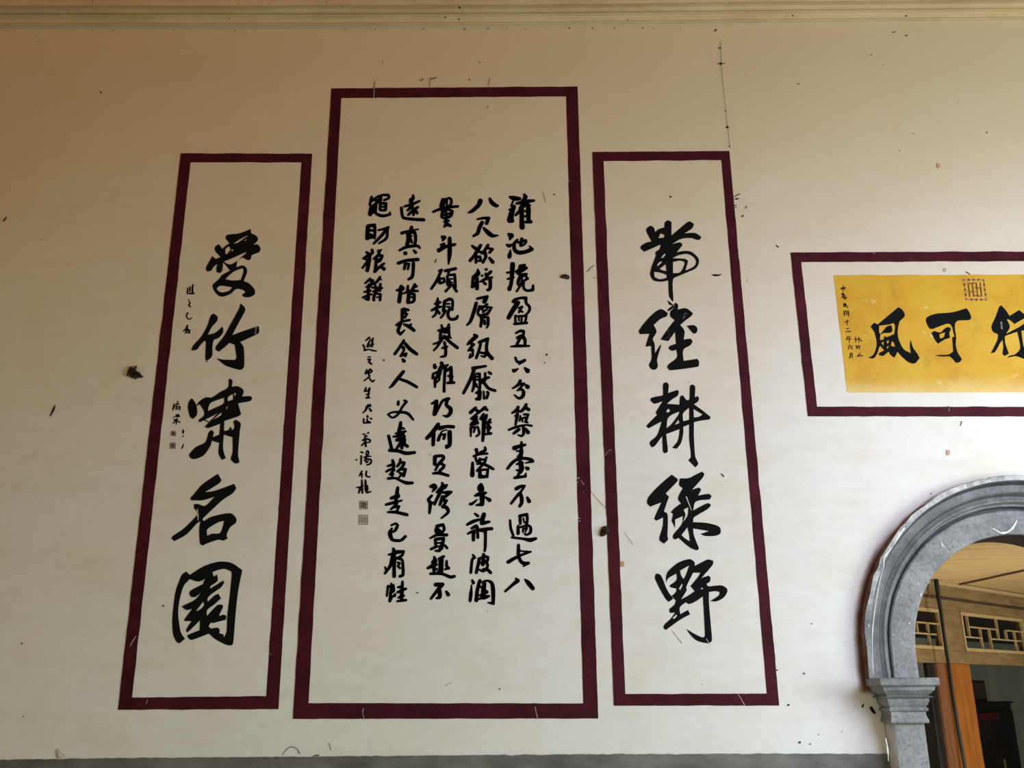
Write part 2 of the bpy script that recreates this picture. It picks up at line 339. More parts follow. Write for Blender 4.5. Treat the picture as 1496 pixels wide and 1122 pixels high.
G_MED = """
@M 725 280 9.35
190,78,30 250,95,60 320,100,40
235,120,14 205,200,20
240,210,55 210,300,65 190,390,80 220,400,50
180,250,20 215,240
385,45,30 400,80,50 365,120,30
280,165,30 400,140,50 515,125,30
330,230,40 390,180,70 460,190,25
265,325,25 320,270,40 360,220
350,240,50 350,400,55 355,490,65
440,200,40 440,250,60 440,350,50 445,410,50
395,270,25 450,260
395,340,25 450,330
395,420,30 475,415,40
@M 725 280 9.35
170,585,30 205,605,70 185,660,12
150,730,30 180,745,40 205,725,20
195,800,10 185,870,50 180,895,45
290,660,25 245,720,40 255,800,45 310,835,50 400,825,45 485,790,50 455,745,12
350,650,40 335,740,35
300,700,25 400,670,35 410,690,25 370,735,20 335,740
@M 725 380 9.35
225,60,60 220,150,55 205,320,40 180,400,50
150,175,25 240,165,25
160,260,25 240,240,20
320,80,25 390,70,30 310,110,20
280,160,40 350,120,25 410,110,40 330,170,25
290,180,30 330,200,30 415,195,30
330,200,25 300,300,35 300,340,25
340,240,22 400,210,20 430,255,30 370,290,25
350,240,20 340,330,25 280,430,22
375,290,30 375,380,30 420,420,28 500,410,36 505,350,25
@M 725 380 9.35
235,570,40 260,540,30 340,520,30 405,520,40 410,590,30 455,640,30 450,700,28 400,755,20
295,585,60 220,700,55 170,790,50
305,660,18 355,640,28 310,720,18
310,690,15 360,710,22
260,760,22 265,860,26
260,770,22 415,765,26 395,850,26
310,770,16 310,830,16
350,770,20 345,850,20
250,875,30 420,860,30
@M 725 480 9.35
270,65,22 330,35,32 375,40,36 370,90,30 330,120,45
290,130,35 350,110,50 390,150,38 395,210,32
330,130,35 285,215,32
200,250,15 300,240,35 450,240,22
@M 725 480 9.35
262,400,25 285,450,30 330,465,40 390,435,35
335,480,10 310,500,5
225,560,10 245,580,45 300,550,10
390,540,20 430,580,60
@M 725 480 9.35
330,715,35 300,770,35 225,820,15
320,760,30 380,755,30 290,850,15 350,830,25 375,870,40 360,930,40 310,955,30 250,910,15
400,770,20 430,800,55
@M 725 580 9.35
300,140,35 280,180,40 220,220,22
290,190,30 330,200,30
410,105,35 390,150,40 340,200,30
410,150,35 445,175,40
290,230,35 280,300,35 265,380,22
260,260,20 300,240,20
330,260,18 320,330,18
350,290,20 360,340,15
380,240,26 440,240,24 400,340,32 430,350,20
370,290,24 400,280,20
175,450,25 280,410,28 400,385,20 485,395,25
370,400,35 375,500,30 345,535,25 300,520,15
310,445,40 240,500,30
400,430,20 435,485,50
@M 725 580 9.35
345,620,28 345,700,35 335,820,50
250,700,60 300,680,45 395,655,30
285,740,20 360,740,25
290,820,15 350,770,40
155,980,30 220,900,35 300,850,35 400,840,35 480,860,40 500,880,35 400,905,10
330,890,55 345,990,60 290,1080,20
280,920,20 360,900,30
280,1000,20 330,1010,30
405,965,20 430,980,50
255,1105,35 400,1085,32 405,1045,15
@M 725 680 9.35
275,320,45 330,290,40 390,280,26 345,350,25 300,400,32 205,520,28
330,380,40 350,460,45 345,520,40 320,560,32
425,440,25 450,490,50
@M 725 680 9.35
190,750,22 200,860,30 235,960,25
325,690,36 330,800,30
320,690,32 420,670,36 425,740,30 410,830,36
370,720,15 380,780,15 410,770
300,830,30 300,930,40
310,850,20 430,820,26 470,850,32 465,920,32 410,950,22 390,935
370,850,22 365,910,20
380,870,18 420,855,22 400,910,15
215,985,25 380,1005,30 460,1020,50 540,1000,35
@M 725 780 9.35
305,155,35 305,300,40 340,380,40 390,405,45 440,400,36 370,445,12
310,210,25 340,235,15 470,245,25 330,295,30 240,340,40 165,385,45
@M 725 780 9.35
270,610,20 295,640,50 220,700,35 125,785,25
395,625,20 440,670,55 500,745,50
@M 665 280 9.35
345,130,60 320,190,50 230,270,40 185,290,18
475,100,30 500,150,50 560,195,45 580,195,30
@M 665 280 9.35
305,380,20 380,365,28 460,365,38 430,435,42
370,425,45 330,500,45 310,570,42 250,610,25
390,500,25 450,560,55 510,605,45 585,600,12
@M 665 280 9.35
235,745,28 280,780,40 370,850,20
350,735,35 310,800,45 260,880,35 205,945,38
290,880,35 285,970,32
290,900,22 340,890,30 350,945,30 310,950,18
450,735,35 410,800,35
430,770,20 510,790,35 470,835,30
370,830,30 400,830,45 420,890,35 380,970,30
470,910,30 515,965,45
@M 665 380 9.35
310,130,15 310,190,60 240,235,22
245,245,30 235,370,34
240,250,25 300,260,30
270,300,15 265,370,15
300,250,38 300,390,48
425,130,35
490,160,35 430,220,35
370,215,30
420,190,30 430,235,30
340,300,18 420,260,35 505,240,25
385,300,25 415,330,32
480,260,42 480,380,40 455,410,35 440,410,25
@M 665 380 9.35
305,530,30 440,500,34 400,570,55
290,590,40 250,730,42 210,840,35 165,890,20
440,605,25 380,650,30 320,680,25
340,640,40 310,720,30 340,760,32 430,740,35
330,630,20 500,650,25 440,740,35
360,660,25 390,700,20
440,670,20 380,715,20
350,790,25 450,780,20
365,800,35 350,910,30
450,790,35 450,890,30 430,930,12
400,820,20 405,870,38
@M 665 480 9.35
265,90,30 290,110,50 200,190,40 170,220,20
200,200,25 250,220,40 180,305,20
190,300,25 240,290,30 240,370,22 195,405,20 210,350,16
330,190,35 430,150,38 450,140,30 430,240,35 440,330,40 505,410,45
350,210,30 330,290,32 290,405,32
340,330,25 400,340,30 435,340,30 400,385,28 355,375,12
@M 665 480 9.35
245,545,45 330,530,34 420,515,26
260,560,45 215,690,40 115,885,32
265,650,45 260,780,35 235,860,22
290,620,25 335,620,30 340,780,30 330,850,40
290,660,20 330,660,18
285,700,20 330,700,18
290,760,22 300,800,22
410,610,25 410,700,35 360,740,40
370,700,28 460,670,32
460,600,30 490,620,30
400,750,35 460,820,35 545,850,34
290,880,30 340,870,45 330,960,50 290,965,30
390,860,18 395,960,25
440,870,30 455,885,28 430,950,35
@M 665 580 9.35
280,150,35 210,215,40
290,180,35 320,200,35
410,145,40 340,200,30 300,230,25
410,160,40 440,180,28
290,240,28 220,300,25 300,310,28
300,270,25 220,380,40 310,360,30
260,300,22 310,350,28
215,420,30 215,540,16
220,420,25 310,410,25 330,500,26 290,540,20
270,430,24 255,480,22
390,240,35 350,300,35
400,280,60 390,450,45 378,600,32
430,250,30 420,300,28
480,310,30 450,350,28 460,420,50 450,480,28
430,350,24 490,350,20
430,420,20 490,420,20
420,510,26 490,500,34
@M 665 580 9.35
290,720,40 300,770,35
410,690,25 410,730,35 340,760,25
255,810,25 340,780,30 440,775,25
280,830,30 290,880,20
340,850,40 310,910,38
430,825,22 400,900,28 300,1010,28
350,860,25 420,850,22
320,900,38 420,930,35 520,985,32
240,900,30 235,1070,55
340,960,25 340,1090,50 440,1090,32
340,1000,25 450,990,28 435,1090,32
@M 665 680 9.35
355,255,25 350,310,90 360,350,60
275,415,28 340,390,50 420,375,30
370,380,70 370,530,52 290,545,16
300,470,12 240,520,32 210,530,36
415,435,18 470,475,50
@M 665 680 9.35
270,660,20 310,690,35
165,810,28 240,770,42 330,740,28
225,860,25 290,830,45 310,870,35
175,935,22 250,895,30 330,890,25
250,900,42 250,1020,38
310,900,25 310,985,36
280,925,12 310,920
395,670,50 375,730,55 365,790,50
380,790,50 465,770,30
310,880,12 360,885,50 430,870,40 500,865,40
410,880,50 415,960,32 415,1110,30
@M 665 780 9.35
415,0,32 410,190,30 405,235,25
@M 665 780 9.35
245,290,25 270,325,30 235,350,30 215,530,32
330,340,40 320,400,35 290,530,36
390,280,35 380,420,45
330,345,25 400,310,35 450,320,30 440,370,30 360,400,40
420,370,35 445,440,30 390,510,28 330,490,20
380,480,20 440,490,35 485,530,38
@M 665 780 9.35
235,635,25 250,670,40
225,700,12 215,830,40 205,915,34
340,640,40 320,700,40 300,800,40 290,910,45
370,660,20 430,640,22 500,670,40 520,780,48 520,950,40 450,940,12
400,680,50 385,800,55 400,880,30
340,720,20 440,790,25
340,840,28 440,800,25
330,890,25 400,850,28 450,850,22
460,850,30 400,880,30 340,880,15
@M 610 280 9.35
345,105,25 320,200,40 
350,115,30 410,100,24 380,120,50 350,160,50
345,130,50 340,200,60
400,120,25 400,210,20
430,90,30 460,110,30 460,170,28 430,200,25
215,280,25 300,245,32 400,220,30 550,205,32
340,270,30 335,350,30 380,370,20
340,280,30 420,250,30 480,270,28 460,330,32 400,360,40
390,260,20 395,450,50
350,320,30 480,290,20
365,410,22 430,400,22
370,480,28 400,450,45 450,470,34
@M 610 280 9.35
335,620,30 365,630,55 345,670,20
320,730,20 360,720,40 350,760,60 290,815,36 290,800,45
300,810,30 400,750,35 510,725,36
440,640,45 440,850,52 425,990,16
@M 610 380 9.35
295,150,20 330,140,35
320,160,30 260,290,32 190,395,28
300,240,30 300,310,34
310,260,20 360,250,28 370,300,25 310,320,30
380,150,35 520,120,36
430,150,35 420,200,20
410,220,28 410,330,30
420,210,22 510,200,30 520,370,30
430,260,15 480,260,15
430,310,15 480,310,15
440,290,28 455,340,20
415,350,22 505,340,22
450,360,26 385,430,26
490,360,28 535,430,32
@M 610 380 9.35
280,520,15 275,580,45 270,650,30
240,600,25 310,580,30
195,690,25 270,650,35 320,640,25
270,650,30 250,740,25 210,780,22
270,680,22 300,730,34
370,570,34 355,700,36
365,570,30 440,535,36 480,560,30 475,680,30
390,600,20 440,600,16
400,640,16 440,640,16
380,690,30 360,740,25 320,790,22
440,670,36 415,740,34 450,810,34 530,800,34 550,765,26
@M 610 480 9.35
330,-42,26 345,15,26
430,-50,30 415,-10,26 400,20,20
285,30,24 350,10,26 440,-8,26
320,25,34 310,140,32
330,45,24 430,20,28 435,110,30
360,62,18 415,58,16
355,100,20 455,130,24
220,215,20 300,180,22 330,120,28
360,110,35 270,250,25 225,300,20
370,120,35 450,190,35 545,265,38
370,190,30 385,280,34 380,370,34 320,390,20
340,270,24 405,250,26
@M 610 480 9.35
235,500,35 240,530,50
330,475,45 345,505,40 310,530,30
300,550,28 290,620,40 245,700,34 240,800,24
215,620,22 210,680,32
215,620,25 320,580,30 300,650,28
230,680,22 300,670,20 300,700,20 260,740,20
385,520,40 375,600,34 365,790,30 365,860,34
390,510,30 415,500,22
400,580,28 460,530,34 460,640,45 460,730,45
420,650,24 480,660,24
410,745,30 500,740,32
330,560,12 380,520,14
@M 610 580 9.35
195,95,20 260,60,45 250,140,50 230,240,42
240,235,40 300,130,30 350,50,28 430,25,34
410,30,45 395,110,38 450,160,50 450,220,45 405,265,36 355,255,14
@M 610 580 9.35
285,375,45 210,480,50 130,565,42
220,500,50 215,655,40
300,430,55 400,405,38 490,410,42
400,450,10 340,470,14 310,520,20
310,520,30 285,590,40
320,520,20 380,510,24 360,570,34
440,480,55 440,650,50 400,690,40 390,660,14
@M 610 580 9.35
240,820,50 235,920,40
250,810,35 340,805,34 360,830,34 310,900,38 260,940,22
300,900,35 370,935,28 350,970,34 300,1010,25
290,920,28 245,1000,25
215,1045,25 300,1040,38 420,1075,32
290,1025,20 320,1020,16
@M 610 680 9.35
175,290,25 225,285,70 250,300,45 205,360,14
195,415,30 150,470,35 175,510,45 165,650,28
180,540,30 220,500,12
340,240,25 345,300,60 270,365,35
400,270,30 370,300,50
330,340,40 270,450,36 235,535,26
330,370,20 400,370,40 460,365,34 350,450,38
345,430,45 305,540,28
350,480,34 400,480,30 345,570,34
350,560,45 400,580,45 420,640,34 330,720,20
@M 610 680 9.35
270,820,25 260,900,50 300,940,30
270,830,45 350,810,34 365,880,30 300,940,30
280,880,50 310,900,35
175,995,20 270,950,34 400,950,38
245,1020,34 250,1090,30
250,1010,40 360,995,34 345,1060,40 325,1130,50
260,1060,18 340,1060,20
185,1145,28 270,1105,30
320,1110,50 300,1165,36 245,1165,18
375,1092,24 405,1130,30
@M 610 780 9.35
230,315,25 240,370,60 220,390,60
140,470,28 220,430,50 260,420,30
225,440,50 230,530,30
215,500,22 270,480,22
290,340,25 360,310,34
300,350,22 300,500,18
300,400,18 335,395,16
300,440,18 335,435,16
335,340,40 330,520,38
280,515,25 340,510,25
400,370,24 400,440,34 430,470,30 375,485,20
180,545,32 330,545,32 450,590,38 505,580,34
@M 610 780 9.35
250,695,50 345,690,45 310,740,30
330,690,35 250,800,34 185,885,28
300,770,50 305,860,48 260,880,20
395,790,28 420,830,48
@M 555 280 9.35
455,50,20 455,90,40 420,140,45
335,205,22 430,180,34 545,130,22
420,110,34 440,190,40 380,260,25
440,200,36 460,260,36 460,320,30
520,215,30 450,260,30 390,320,28
480,240,25 510,295,34
295,225,34 305,310,32 325,360,34 450,380,36 600,388,40
@M 555 280 9.35
435,490,40 420,560,45
300,570,38 380,545,26 530,515,12
380,560,45 395,640,55 370,740,40
400,560,34 480,560,36 490,640,36 480,730,32
420,640,26 440,700,24
400,600,34 440,610,14
270,805,25 350,765,34 450,745,36 520,745,30 550,775,20
350,845,50
465,805,22 490,835,36
@M 555 280 9.35
255,980,40 360,945,36 520,930,42
350,980,36 335,1060,30
350,985,20 400,990,26 385,1060,26
460,980,40 455,1100,36 440,1170,38 395,1200,30
@M 555 380 9.35
290,355,28 325,385,28
235,415,28 320,400,35
285,380,42 280,470,48 265,570,48
385,355,25 380,420,34
480,335,30 450,400,40
505,360,25 480,370,25
320,460,18 420,425,34 520,425,24
400,450,45 385,580,42
420,460,25 470,470,36 465,560,36 400,590,22
420,510,20 460,510,20
@M 555 380 9.35
330,670,34 390,685,30
310,680,40 305,780,34 300,830,26
330,730,20 370,740,30 340,790,25
350,700,20 360,760,22
230,890,28 300,845,30 410,820,24
290,860,34 250,970,38 280,1015,34 340,960,14
330,880,24 400,910,45 470,965,36
430,880,22 400,900,26
@M 555 480 9.35
330,165,28 270,260,32 205,350,32
340,200,35 410,280,45 505,350,38
320,260,40 330,300,25 280,380,20
290,380,22 360,345,32 350,385,20
310,420,22 330,445,46
@M 555 480 9.35
325,590,38 250,680,42 170,780,34 130,815,10
270,690,30 380,730,36 505,800,34
@M 545 580 9.35
348,65,30 345,105,32
430,50,25 460,65,30 400,140,26 350,230,26 270,285,22 205,240,20 270,210,22 400,210,32 480,230,34 550,310,24
@M 545 580 9.35
380,350,34 370,420,45 350,490,40
400,430,34 430,435,16
310,500,18 380,490,36 445,470,26
280,545,20 360,530,34 420,510,25
330,590,45 380,550,30
350,570,40 390,620,50 395,700,36
430,540,36 370,640,36 320,710,25
440,580,26 430,640,36 470,675,40
215,535,36 240,640,34 260,720,36
230,730,42 350,740,40 450,770,45 570,760,36
@M 545 580 9.35
270,870,34 285,930,36 270,1010,34 240,1060,30
205,945,26 280,920,34
185,1020,26 250,985,26 290,1000,30
230,1060,20 280,1050,22 260,1090,18
375,850,25 370,900,34 330,950,26
370,890,25 430,900,32 400,960,34 335,1020,28
380,990,26 445,990,36 420,1080,34
370,1040,30 410,1060,30
400,1050,25 330,1130,15
210,1115,34 310,1110,26 380,1145,30 460,1175,40 540,1175,34
@M 545 680 9.35
340,305,34 330,380,45 340,420,60
250,450,36 340,410,40
180,537,30 280,510,36 395,480,18
310,450,45 320,530,40 245,600,22
300,570,30 360,560,26 330,620,26
205,640,22 310,640,36 465,675,38
@M 545 680 9.35
250,820,20 310,795,26 340,820,30 310,880,36 280,910,22
260,860,20 235,920,52 245,980,45 275,1020,36 380,1025,34 445,970,34
@M 545 780 9.35
280,200,25 290,260,60 270,320,50 240,430,40 165,540,28
165,450,10 180,490,30
220,285,25 280,270,34
330,250,50 420,240,30 400,290,30 350,330,34
300,330,50 290,420,40 290,580,45
340,330,40 400,360,30 410,450,34 410,560,34 370,580,34
340,390,22 370,400,20 340,440,25 370,470,24
@M 545 780 9.35
250,680,20 255,730,34 240,830,34 230,920,34
210,710,25 195,800,24 190,850,18
200,730,30 280,700,26 285,780,26 230,810,20
230,920,30 270,850,20
300,830,34 295,850,30
405,655,28 400,720,36 395,800,45 390,900,40
345,730,26 400,720,30
335,800,28 400,770,34 450,750,30
350,870,24 420,845,30
335,920,25 450,905,32
@M 510 280 9.35
310,75,30 285,180,30
290,150,25 380,80,24 460,50,26 540,50,30 545,90,26 480,120,26
430,80,50 420,150,40
350,110,36 400,130,34 330,210,40
310,210,50 290,310,55
330,290,25 370,180,35 365,290,30 420,330,32
430,160,34 425,250,32
440,160,30 505,165,34 500,250,34
450,210,20 500,210,20
440,260,25 500,255,30
380,310,34 460,335,34 560,315,28 560,285,15
@M 510 280 9.35
260,480,50 250,640,50
270,470,40 350,460,40 355,560,30 350,640,26
300,530,30 340,540,20
290,590,36 330,600,20
250,645,30 340,620,30
400,530,20 470,515,26 540,490,28
520,510,34 440,610,34 340,710,26
525,510,32 520,620,30 490,660,28 410,710,20
@M 510 280 9.35
315,800,34 320,840,34 250,880,34 195,915,18
240,830,26 280,870,40 275,950,45 250,1080,45
195,915,20 250,930,26
260,950,34 185,1045,22
440,800,20 400,815,30
420,810,25 400,870,36 340,920,26
400,870,34 455,880,34 430,940,30 400,960,30
375,920,34 360,1090,38
400,930,18 440,910,14
350,1095,34 420,1030,30
480,985,26 430,1020,30 480,1060,44
@M 510 350 9.35
290,540,30 220,600,18
290,560,30 330,560,26 300,600,25
425,515,28 380,580,30 300,620,25
410,540,28 440,550,16
240,650,25 300,640,22
270,620,30 265,700,36 265,820,38 225,815,22
210,720,22 290,700,30
190,795,22 270,760,24 310,750,22
360,630,28 370,700,36 340,790,30 340,830,34
430,610,30 420,690,34
320,660,20 450,665,28
330,710,22 430,700,22
380,740,20 430,750,30 425,830,30
380,790,16 430,790,16
@S 515 480 14.96
370,200,40 290,270,22
400,240,25 350,330,34 330,400,44
350,320,20 380,360,16
450,220,34 435,300,40 430,400,36
370,400,20 400,380,22 430,400,30
410,350,22 475,345,18
235,360,28 265,430,32 265,480,36 370,460,22 430,480,30 520,495,26
@S 515 480 14.96
345,625,26 395,625,22
340,680,34 400,670,24 360,740,34 420,780,34
@S 515 480 14.96
315,900,25 290,990,38
300,990,26 390,890,30 430,930,34 400,970,28
370,920,30 355,1000,34 380,1040,30 330,1090,24 260,1145,25
370,1080,30 400,1130,28 440,1165,34 485,1130,25
@S 515 550 14.96
300,250,30 270,325,38 330,320,26 380,260,38 350,400,34 340,460,34
300,395,22 370,390,24
305,470,36 370,465,40
@S 515 550 14.96
390,620,34 340,640,40 310,690,50 290,740,36 230,800,20
340,620,20 400,650,30 350,660,20
370,700,34 410,755,44
@S 515 550 14.96
330,860,26 330,885,48
250,930,32 245,1020,30 390,1010,38 320,970,30 330,930,24
400,920,36 420,930,30
@S 510 620 14.96
310,220,30 340,215,26
410,200,26 435,180,22
370,250,40 350,270,30 370,480,42
370,260,34 410,260,14
300,350,34 400,320,34 470,350,34 450,390,28 400,400,25
370,370,34 280,465,26
@S 510 620 14.96
260,605,25 300,620,34
270,690,30 262,870,34
400,580,28 375,650,26 400,680,30 430,640,26 425,590,26 400,580
320,725,20 400,700,30 480,700,22
400,700,30 340,790,26 400,760,30 470,770,30 490,820,34 450,870,34 390,890,22
360,790,30 380,830,26
420,800,26 390,840,22
@S 510 690 13.2
250,-20,26 200,70,20
250,30,26 250,100,26
340,-20,26 330,60,28 370,90,26 400,90,30
@S 510 690 13.2
250,150,28 250,260,34
150,295,20 230,285,26 270,260,26
220,290,40 190,400,26
230,300,34 260,300,26 260,400,30
210,350,18 260,345,18
320,155,28 320,220,45
320,260,40 325,340,38 350,395,34 420,375,22
350,260,34 360,340,28
@T 255 405 12.46
340,140,26 330,200,30 330,300,34
240,200,22 240,300,28 360,300,26
285,180,28 280,260,26
@T 255 405 12.46
265,410,18 265,440,14 285,470,22 260,510,22 295,545,22
@T 255 405 12.46
245,655,30 220,700,22 240,750,22 280,770,16 320,740,16
@T 255 405 12.46
240,880,26 225,930,30 165,985,16
220,920,25 250,950,25 200,1020,26
215,970,30 280,970,30 270,1020,28 240,1010,18
@T 240 575 12.46
180,190,18 180,240,30 160,300,22
165,240,20 200,225,18
250,140,18 245,200,26 280,190,16
215,190,18 225,230,20
230,240,24 215,290,22
240,240,20 290,240,26 285,300,22
250,270,18 250,290,18
@T 240 575 12.46
225,390,22 270,390,24 240,430,30
170,440,14 230,410,20 290,420,20
180,480,22 250,470,22
225,470,30 222,550,24
200,500,20 170,545,18
240,500,22 290,525,24
@T 240 575 12.46
345,665,20 350,700,36 345,725,20
345,780,22 350,775,22
@T 240 575 12.46
355,920,14 335,980,22 320,1005,14
@y 1216 405 8.63
135,100,10 135,185,10
105,140,12 165,130,14
110,150,14 155,150,12 160,130,14
@y 1216 405 8.63
120,220,14 130,215,30 160,240,14
115,260,12 180,258,12
150,225,12 150,285,10
125,240,14 170,275,16
@y 1216 405 8.63
145,330,14 145,375,14
145,335,12 170,340,12 150,355,12 180,355,12
150,375,12 165,365,10 195,385,14
@y 1216 405 8.63
145,430,14 150,485,14
150,430,12 200,430,14 205,490,14
165,450,12 190,450,12
165,470,12 190,468,12
@y 1216 405 8.63
155,570,12 205,555,12
185,540,12 185,605,10
@y 1216 405 8.63
180,655,14 205,650,12
165,690,12 230,685,14
@y 1216 405 8.63
190,750,12 180,780,12
180,760,10 230,750,10
175,790,12 240,778,12
210,755,12 213,830,10
@y 1216 405 8.63
210,855,12 220,865,12
195,885,10 255,870,12
210,890,12 205,910,12
235,890,12 250,905,14
@y 1216 405 8.63
225,960,12 225,1000,14 215,1025,12
225,960,12 250,960,12 250,1020,12
228,985,10 248,985,10
@y 1216 405 8.63
275,785,10 305,775,10
290,755,12 295,820,12
310,790,14 350,770,12
330,760,12 335,825,12
345,790,12 370,805,14
@y 1216 405 8.63
300,860,12 310,905,12
330,860,12 345,915,10
295,880,10 355,870,12
320,885,12 315,900,12
@y 1216 405 8.63
345,960,12 345,995,12
325,975,12 325,1000,12
310,1000,14 380,990,14
"""
# ================================================================== the room shell
def prism_xz(name, pts, y0, y1, m, parent=None):
    n = len(pts); v = [(x, y0, z) for x, z in pts] + [(x, y1, z) for x, z in pts]
    f = [list(range(n)), list(range(2*n-1, n-1, -1))] + [[i, i+n, (i+1) % n + n, (i+1) % n] for i in range(n)]
    o = mesh_obj(name, v, f, m, parent)
    bm = bmesh.new(); bm.from_mesh(o.data); bmesh.ops.triangulate(bm, faces=[q for q in bm.faces if len(q.verts) > 4]); bmesh.ops.recalc_face_normals(bm, faces=bm.faces); bm.to_mesh(o.data); bm.free()
    return o
RW = .872                                   # radius of the hole in the wall, the stone fills the rest
JW = ARC[0] - 1.826                         # jamb half width
hole = [(ARC[0]-JW, 0.0), (ARC[0]-JW, 1.668), (ARC[0]-RW, 1.668), (ARC[0]-RW, ARC[1])] + [(ARC[0]-RW*math.cos(a), ARC[1]+RW*math.sin(a)) for a in [math.pi*k/48 for k in range(1, 48)]] + [(ARC[0]+RW, ARC[1]), (ARC[0]+RW, 1.668), (ARC[0]+JW, 1.668), (ARC[0]+JW, 0.0)]
ZC = 6.35
wall = prism_xz('wall_back', [(-6, 0)] + hole + [(9, 0), (9, ZC), (-6, ZC)], 0, .33, M_plaster)
tag(wall, kind='structure')
def slab(name, lo, hi, m):
    bm = bmesh.new(); box(bm, lo, hi); return tag(bm_obj(name, bm, m), kind='structure')
slab('floor', (-6.2, -12, -.12), (12, 10, 0), M_stonefloor)
slab('wall_left', (-6.2, -12, 0), (-6.0, 0, ZC), M_sidewall)
slab('ceiling', (-6.2, -7.5, ZC), (9, .33, ZC+.15), M_roof)

# plaster cornice, run along the wall in three lightly sagging lengths of profile
prof = [(37.5, 0.0), (36.2, .012), (34.2, .022), (33.2, .030), (32.6, .060), (26.5, .075), (24.4, .082), (23.8, .098), (20.8, .102), (20.2, .090), (18, .092), (13, .110), (9.5, .14), (8.2, .165), (7.4, .19), (1.0, .20), (-12, .21), (-13, .17), (-40, .17), (-60, .0)]
stations = [(-420, .6), (0, .6), (400, .4), (750, -.6), (1100, -4.6), (1496, -8.2), (2100, -12)]
V = []; Fc = []
for px, dy in stations:
    for py, out in prof:
        p = W(px, py + dy, 0); V.append((p.x, -out, p.z + out*(1.6 - p.z)/5.0*-0.0 ))
n = len(prof)
# keep every edge of the profile where the eye sees it: a point further out from the wall sits lower
for i, (px, dy) in enumerate(stations):
    for j, (py, out) in enumerate(prof):
        p = W(px, py + dy, -out); V[i*n+j] = (V[i*n][0], -out, p.z)
for i in range(len(stations)-1):
    for j in range(n-1):
        a = i*n + j; Fc.append([a, a+1, a+1+n, a+n])
cor = mesh_obj('trim_1', V, Fc, M_cornice); tag(cor, kind='structure')

# grey painted dado band with a hand-cut upper edge
top = [(-500, 1111), (0, 1110), (180, 1107.5), (500, 1105), (850, 1102), (1150, 1101), (1300, 1101.5)]
xs = []; P = []
for (x0, y0), (x1, y1) in zip(top[:-1], top[1:]):
    k = int((x1-x0)/6)
    for i in range(k): P.append((x0 + (x1-x0)*i/k, y0 + (y1-y0)*i/k))
pts = []
for px, py in P:
    q = W(px, py + 1.3*noise.noise((px*.05, 3, 0)) + 1.2*noise.noise((px*.22, 1, 0)), 0); pts.append((q.x, q.z))
pts = [p for p in pts if p[0] < 1.826 and p[0] > -5.9]
pts = [(-6, pts[0][1])] + pts + [(1.826, pts[-1][1])]
dado = prism_xz('trim_2', [(-6, 0)] + pts + [(1.826, 0)], -.006, 0.0, M_trim); tag(dado, kind='structure')
dado2 = prism_xz('trim_3', [(3.48, 0), (3.48, 1.325), (9, 1.325), (9, 0)], -.006, 0.0, M_trim); tag(dado2, kind='structure')

# ================================================================== painted calligraphy panels
D_FACE, D_PAINT, D_INK = -.0012, -.0022, -.0030
def quad_face(name, q, y, m, parent):
    """a hand painted rectangle of plaster, its four corners taken on the wall"""
    v = [W(px, py, 0) for px, py in q]; v = [(p.x, y, p.z) for p in v]
    return mesh_obj(name, v, [[0, 3, 2, 1]], m, parent)
def wob(a, b, seed, amp=.55):
    n = max(4, int(math.hypot(b[0]-a[0], b[1]-a[1])/5)); nx, ny = -(b[1]-a[1]), b[0]-a[0]; L = math.hypot(nx, ny)
    out = []
    for i in range(n+1):
        t = i/n; e = min(1, min(t, 1-t)*12); k = amp*e*(noise.noise((t*n*.16, seed, 0))*1.5 + .7*noise.noise((t*n*.6, seed, 5)))
        out.append((a[0] + (b[0]-a[0])*t + nx/L*k, a[1] + (b[1]-a[1])*t + ny/L*k))
    return out
def border(out, inn, parent, seed):
    for k in range(4):
        a = wob(out[k], out[(k+1) % 4], seed + k); n = len(a)-1
        b = wob(inn[k], inn[(k+1) % 4], seed + 9 + k)
        b = [tuple(b[0][c] + 0 for c in (0, 1))] + [None]*(n-1) + [b[-1]] if False else b
        # resample the inner edge to the same number of stations
        bb = []
        for i in range(n+1):
            f = i/n*(len(b)-1); j = min(int(f), len(b)-2); u = f - j
            bb.append((b[j][0]*(1-u) + b[j+1][0]*u, b[j][1]*(1-u) + b[j+1][1]*u))
        V = []
        for p in a + bb:
            q = W(p[0], p[1], 0); V.append((q.x, D_PAINT - .0001*k, q.z))
        mesh_obj('border_strip', V, [[i, i+1, n+1+i+1, n+1+i] for i in range(n)], M_maroon, parent)
def parse(txt):
    gl = []
    for l in txt.strip().split('\n'):
        if l[0] == '@':
            k, ox, oy, s = l[1:].split(); gl.append((k, float(ox), float(oy), float(s), []))
        else:
            gl[-1][4].append([tuple(float(v) for v in t.split(',')) for t in l.split()])
    return gl
def outline_glyph(g, m, parent, name='character'):
    k, ox, oy, s, loops = g
    polys = [[(ox + p[0]/s, oy + p[1]/s) for p in crom(L, True, 4, 62)] for L in loops]
    co_, ed = [], []
    for P in polys:
        b = len(co_); co_ += [Vector(p) for p in P]; ed += [(b+i, b+(i+1) % len(P)) for i in range(len(P))]
    vo, eo, fo = delaunay_2d_cdt(co_, ed, [], 0, 1e-5)[:3]
    def inside(x, y):
        c = False
        for P in polys:
            for (x0, y0), (x1, y1) in zip(P, P[1:] + P[:1]):
                if (y0 > y) != (y1 > y) and x < (x1-x0)*(y-y0)/(y1-y0) + x0: c = not c
        return c
    V = []
    for v in vo:
        q = W(v.x, v.y, 0); V.append((q.x, D_INK, q.z))
    Fa = [list(f)[::-1] for f in fo if inside(sum(vo[i].x for i in f)/len(f), sum(vo[i].y for i in f)/len(f))]
    return mesh_obj(name, V, Fa, m, parent)
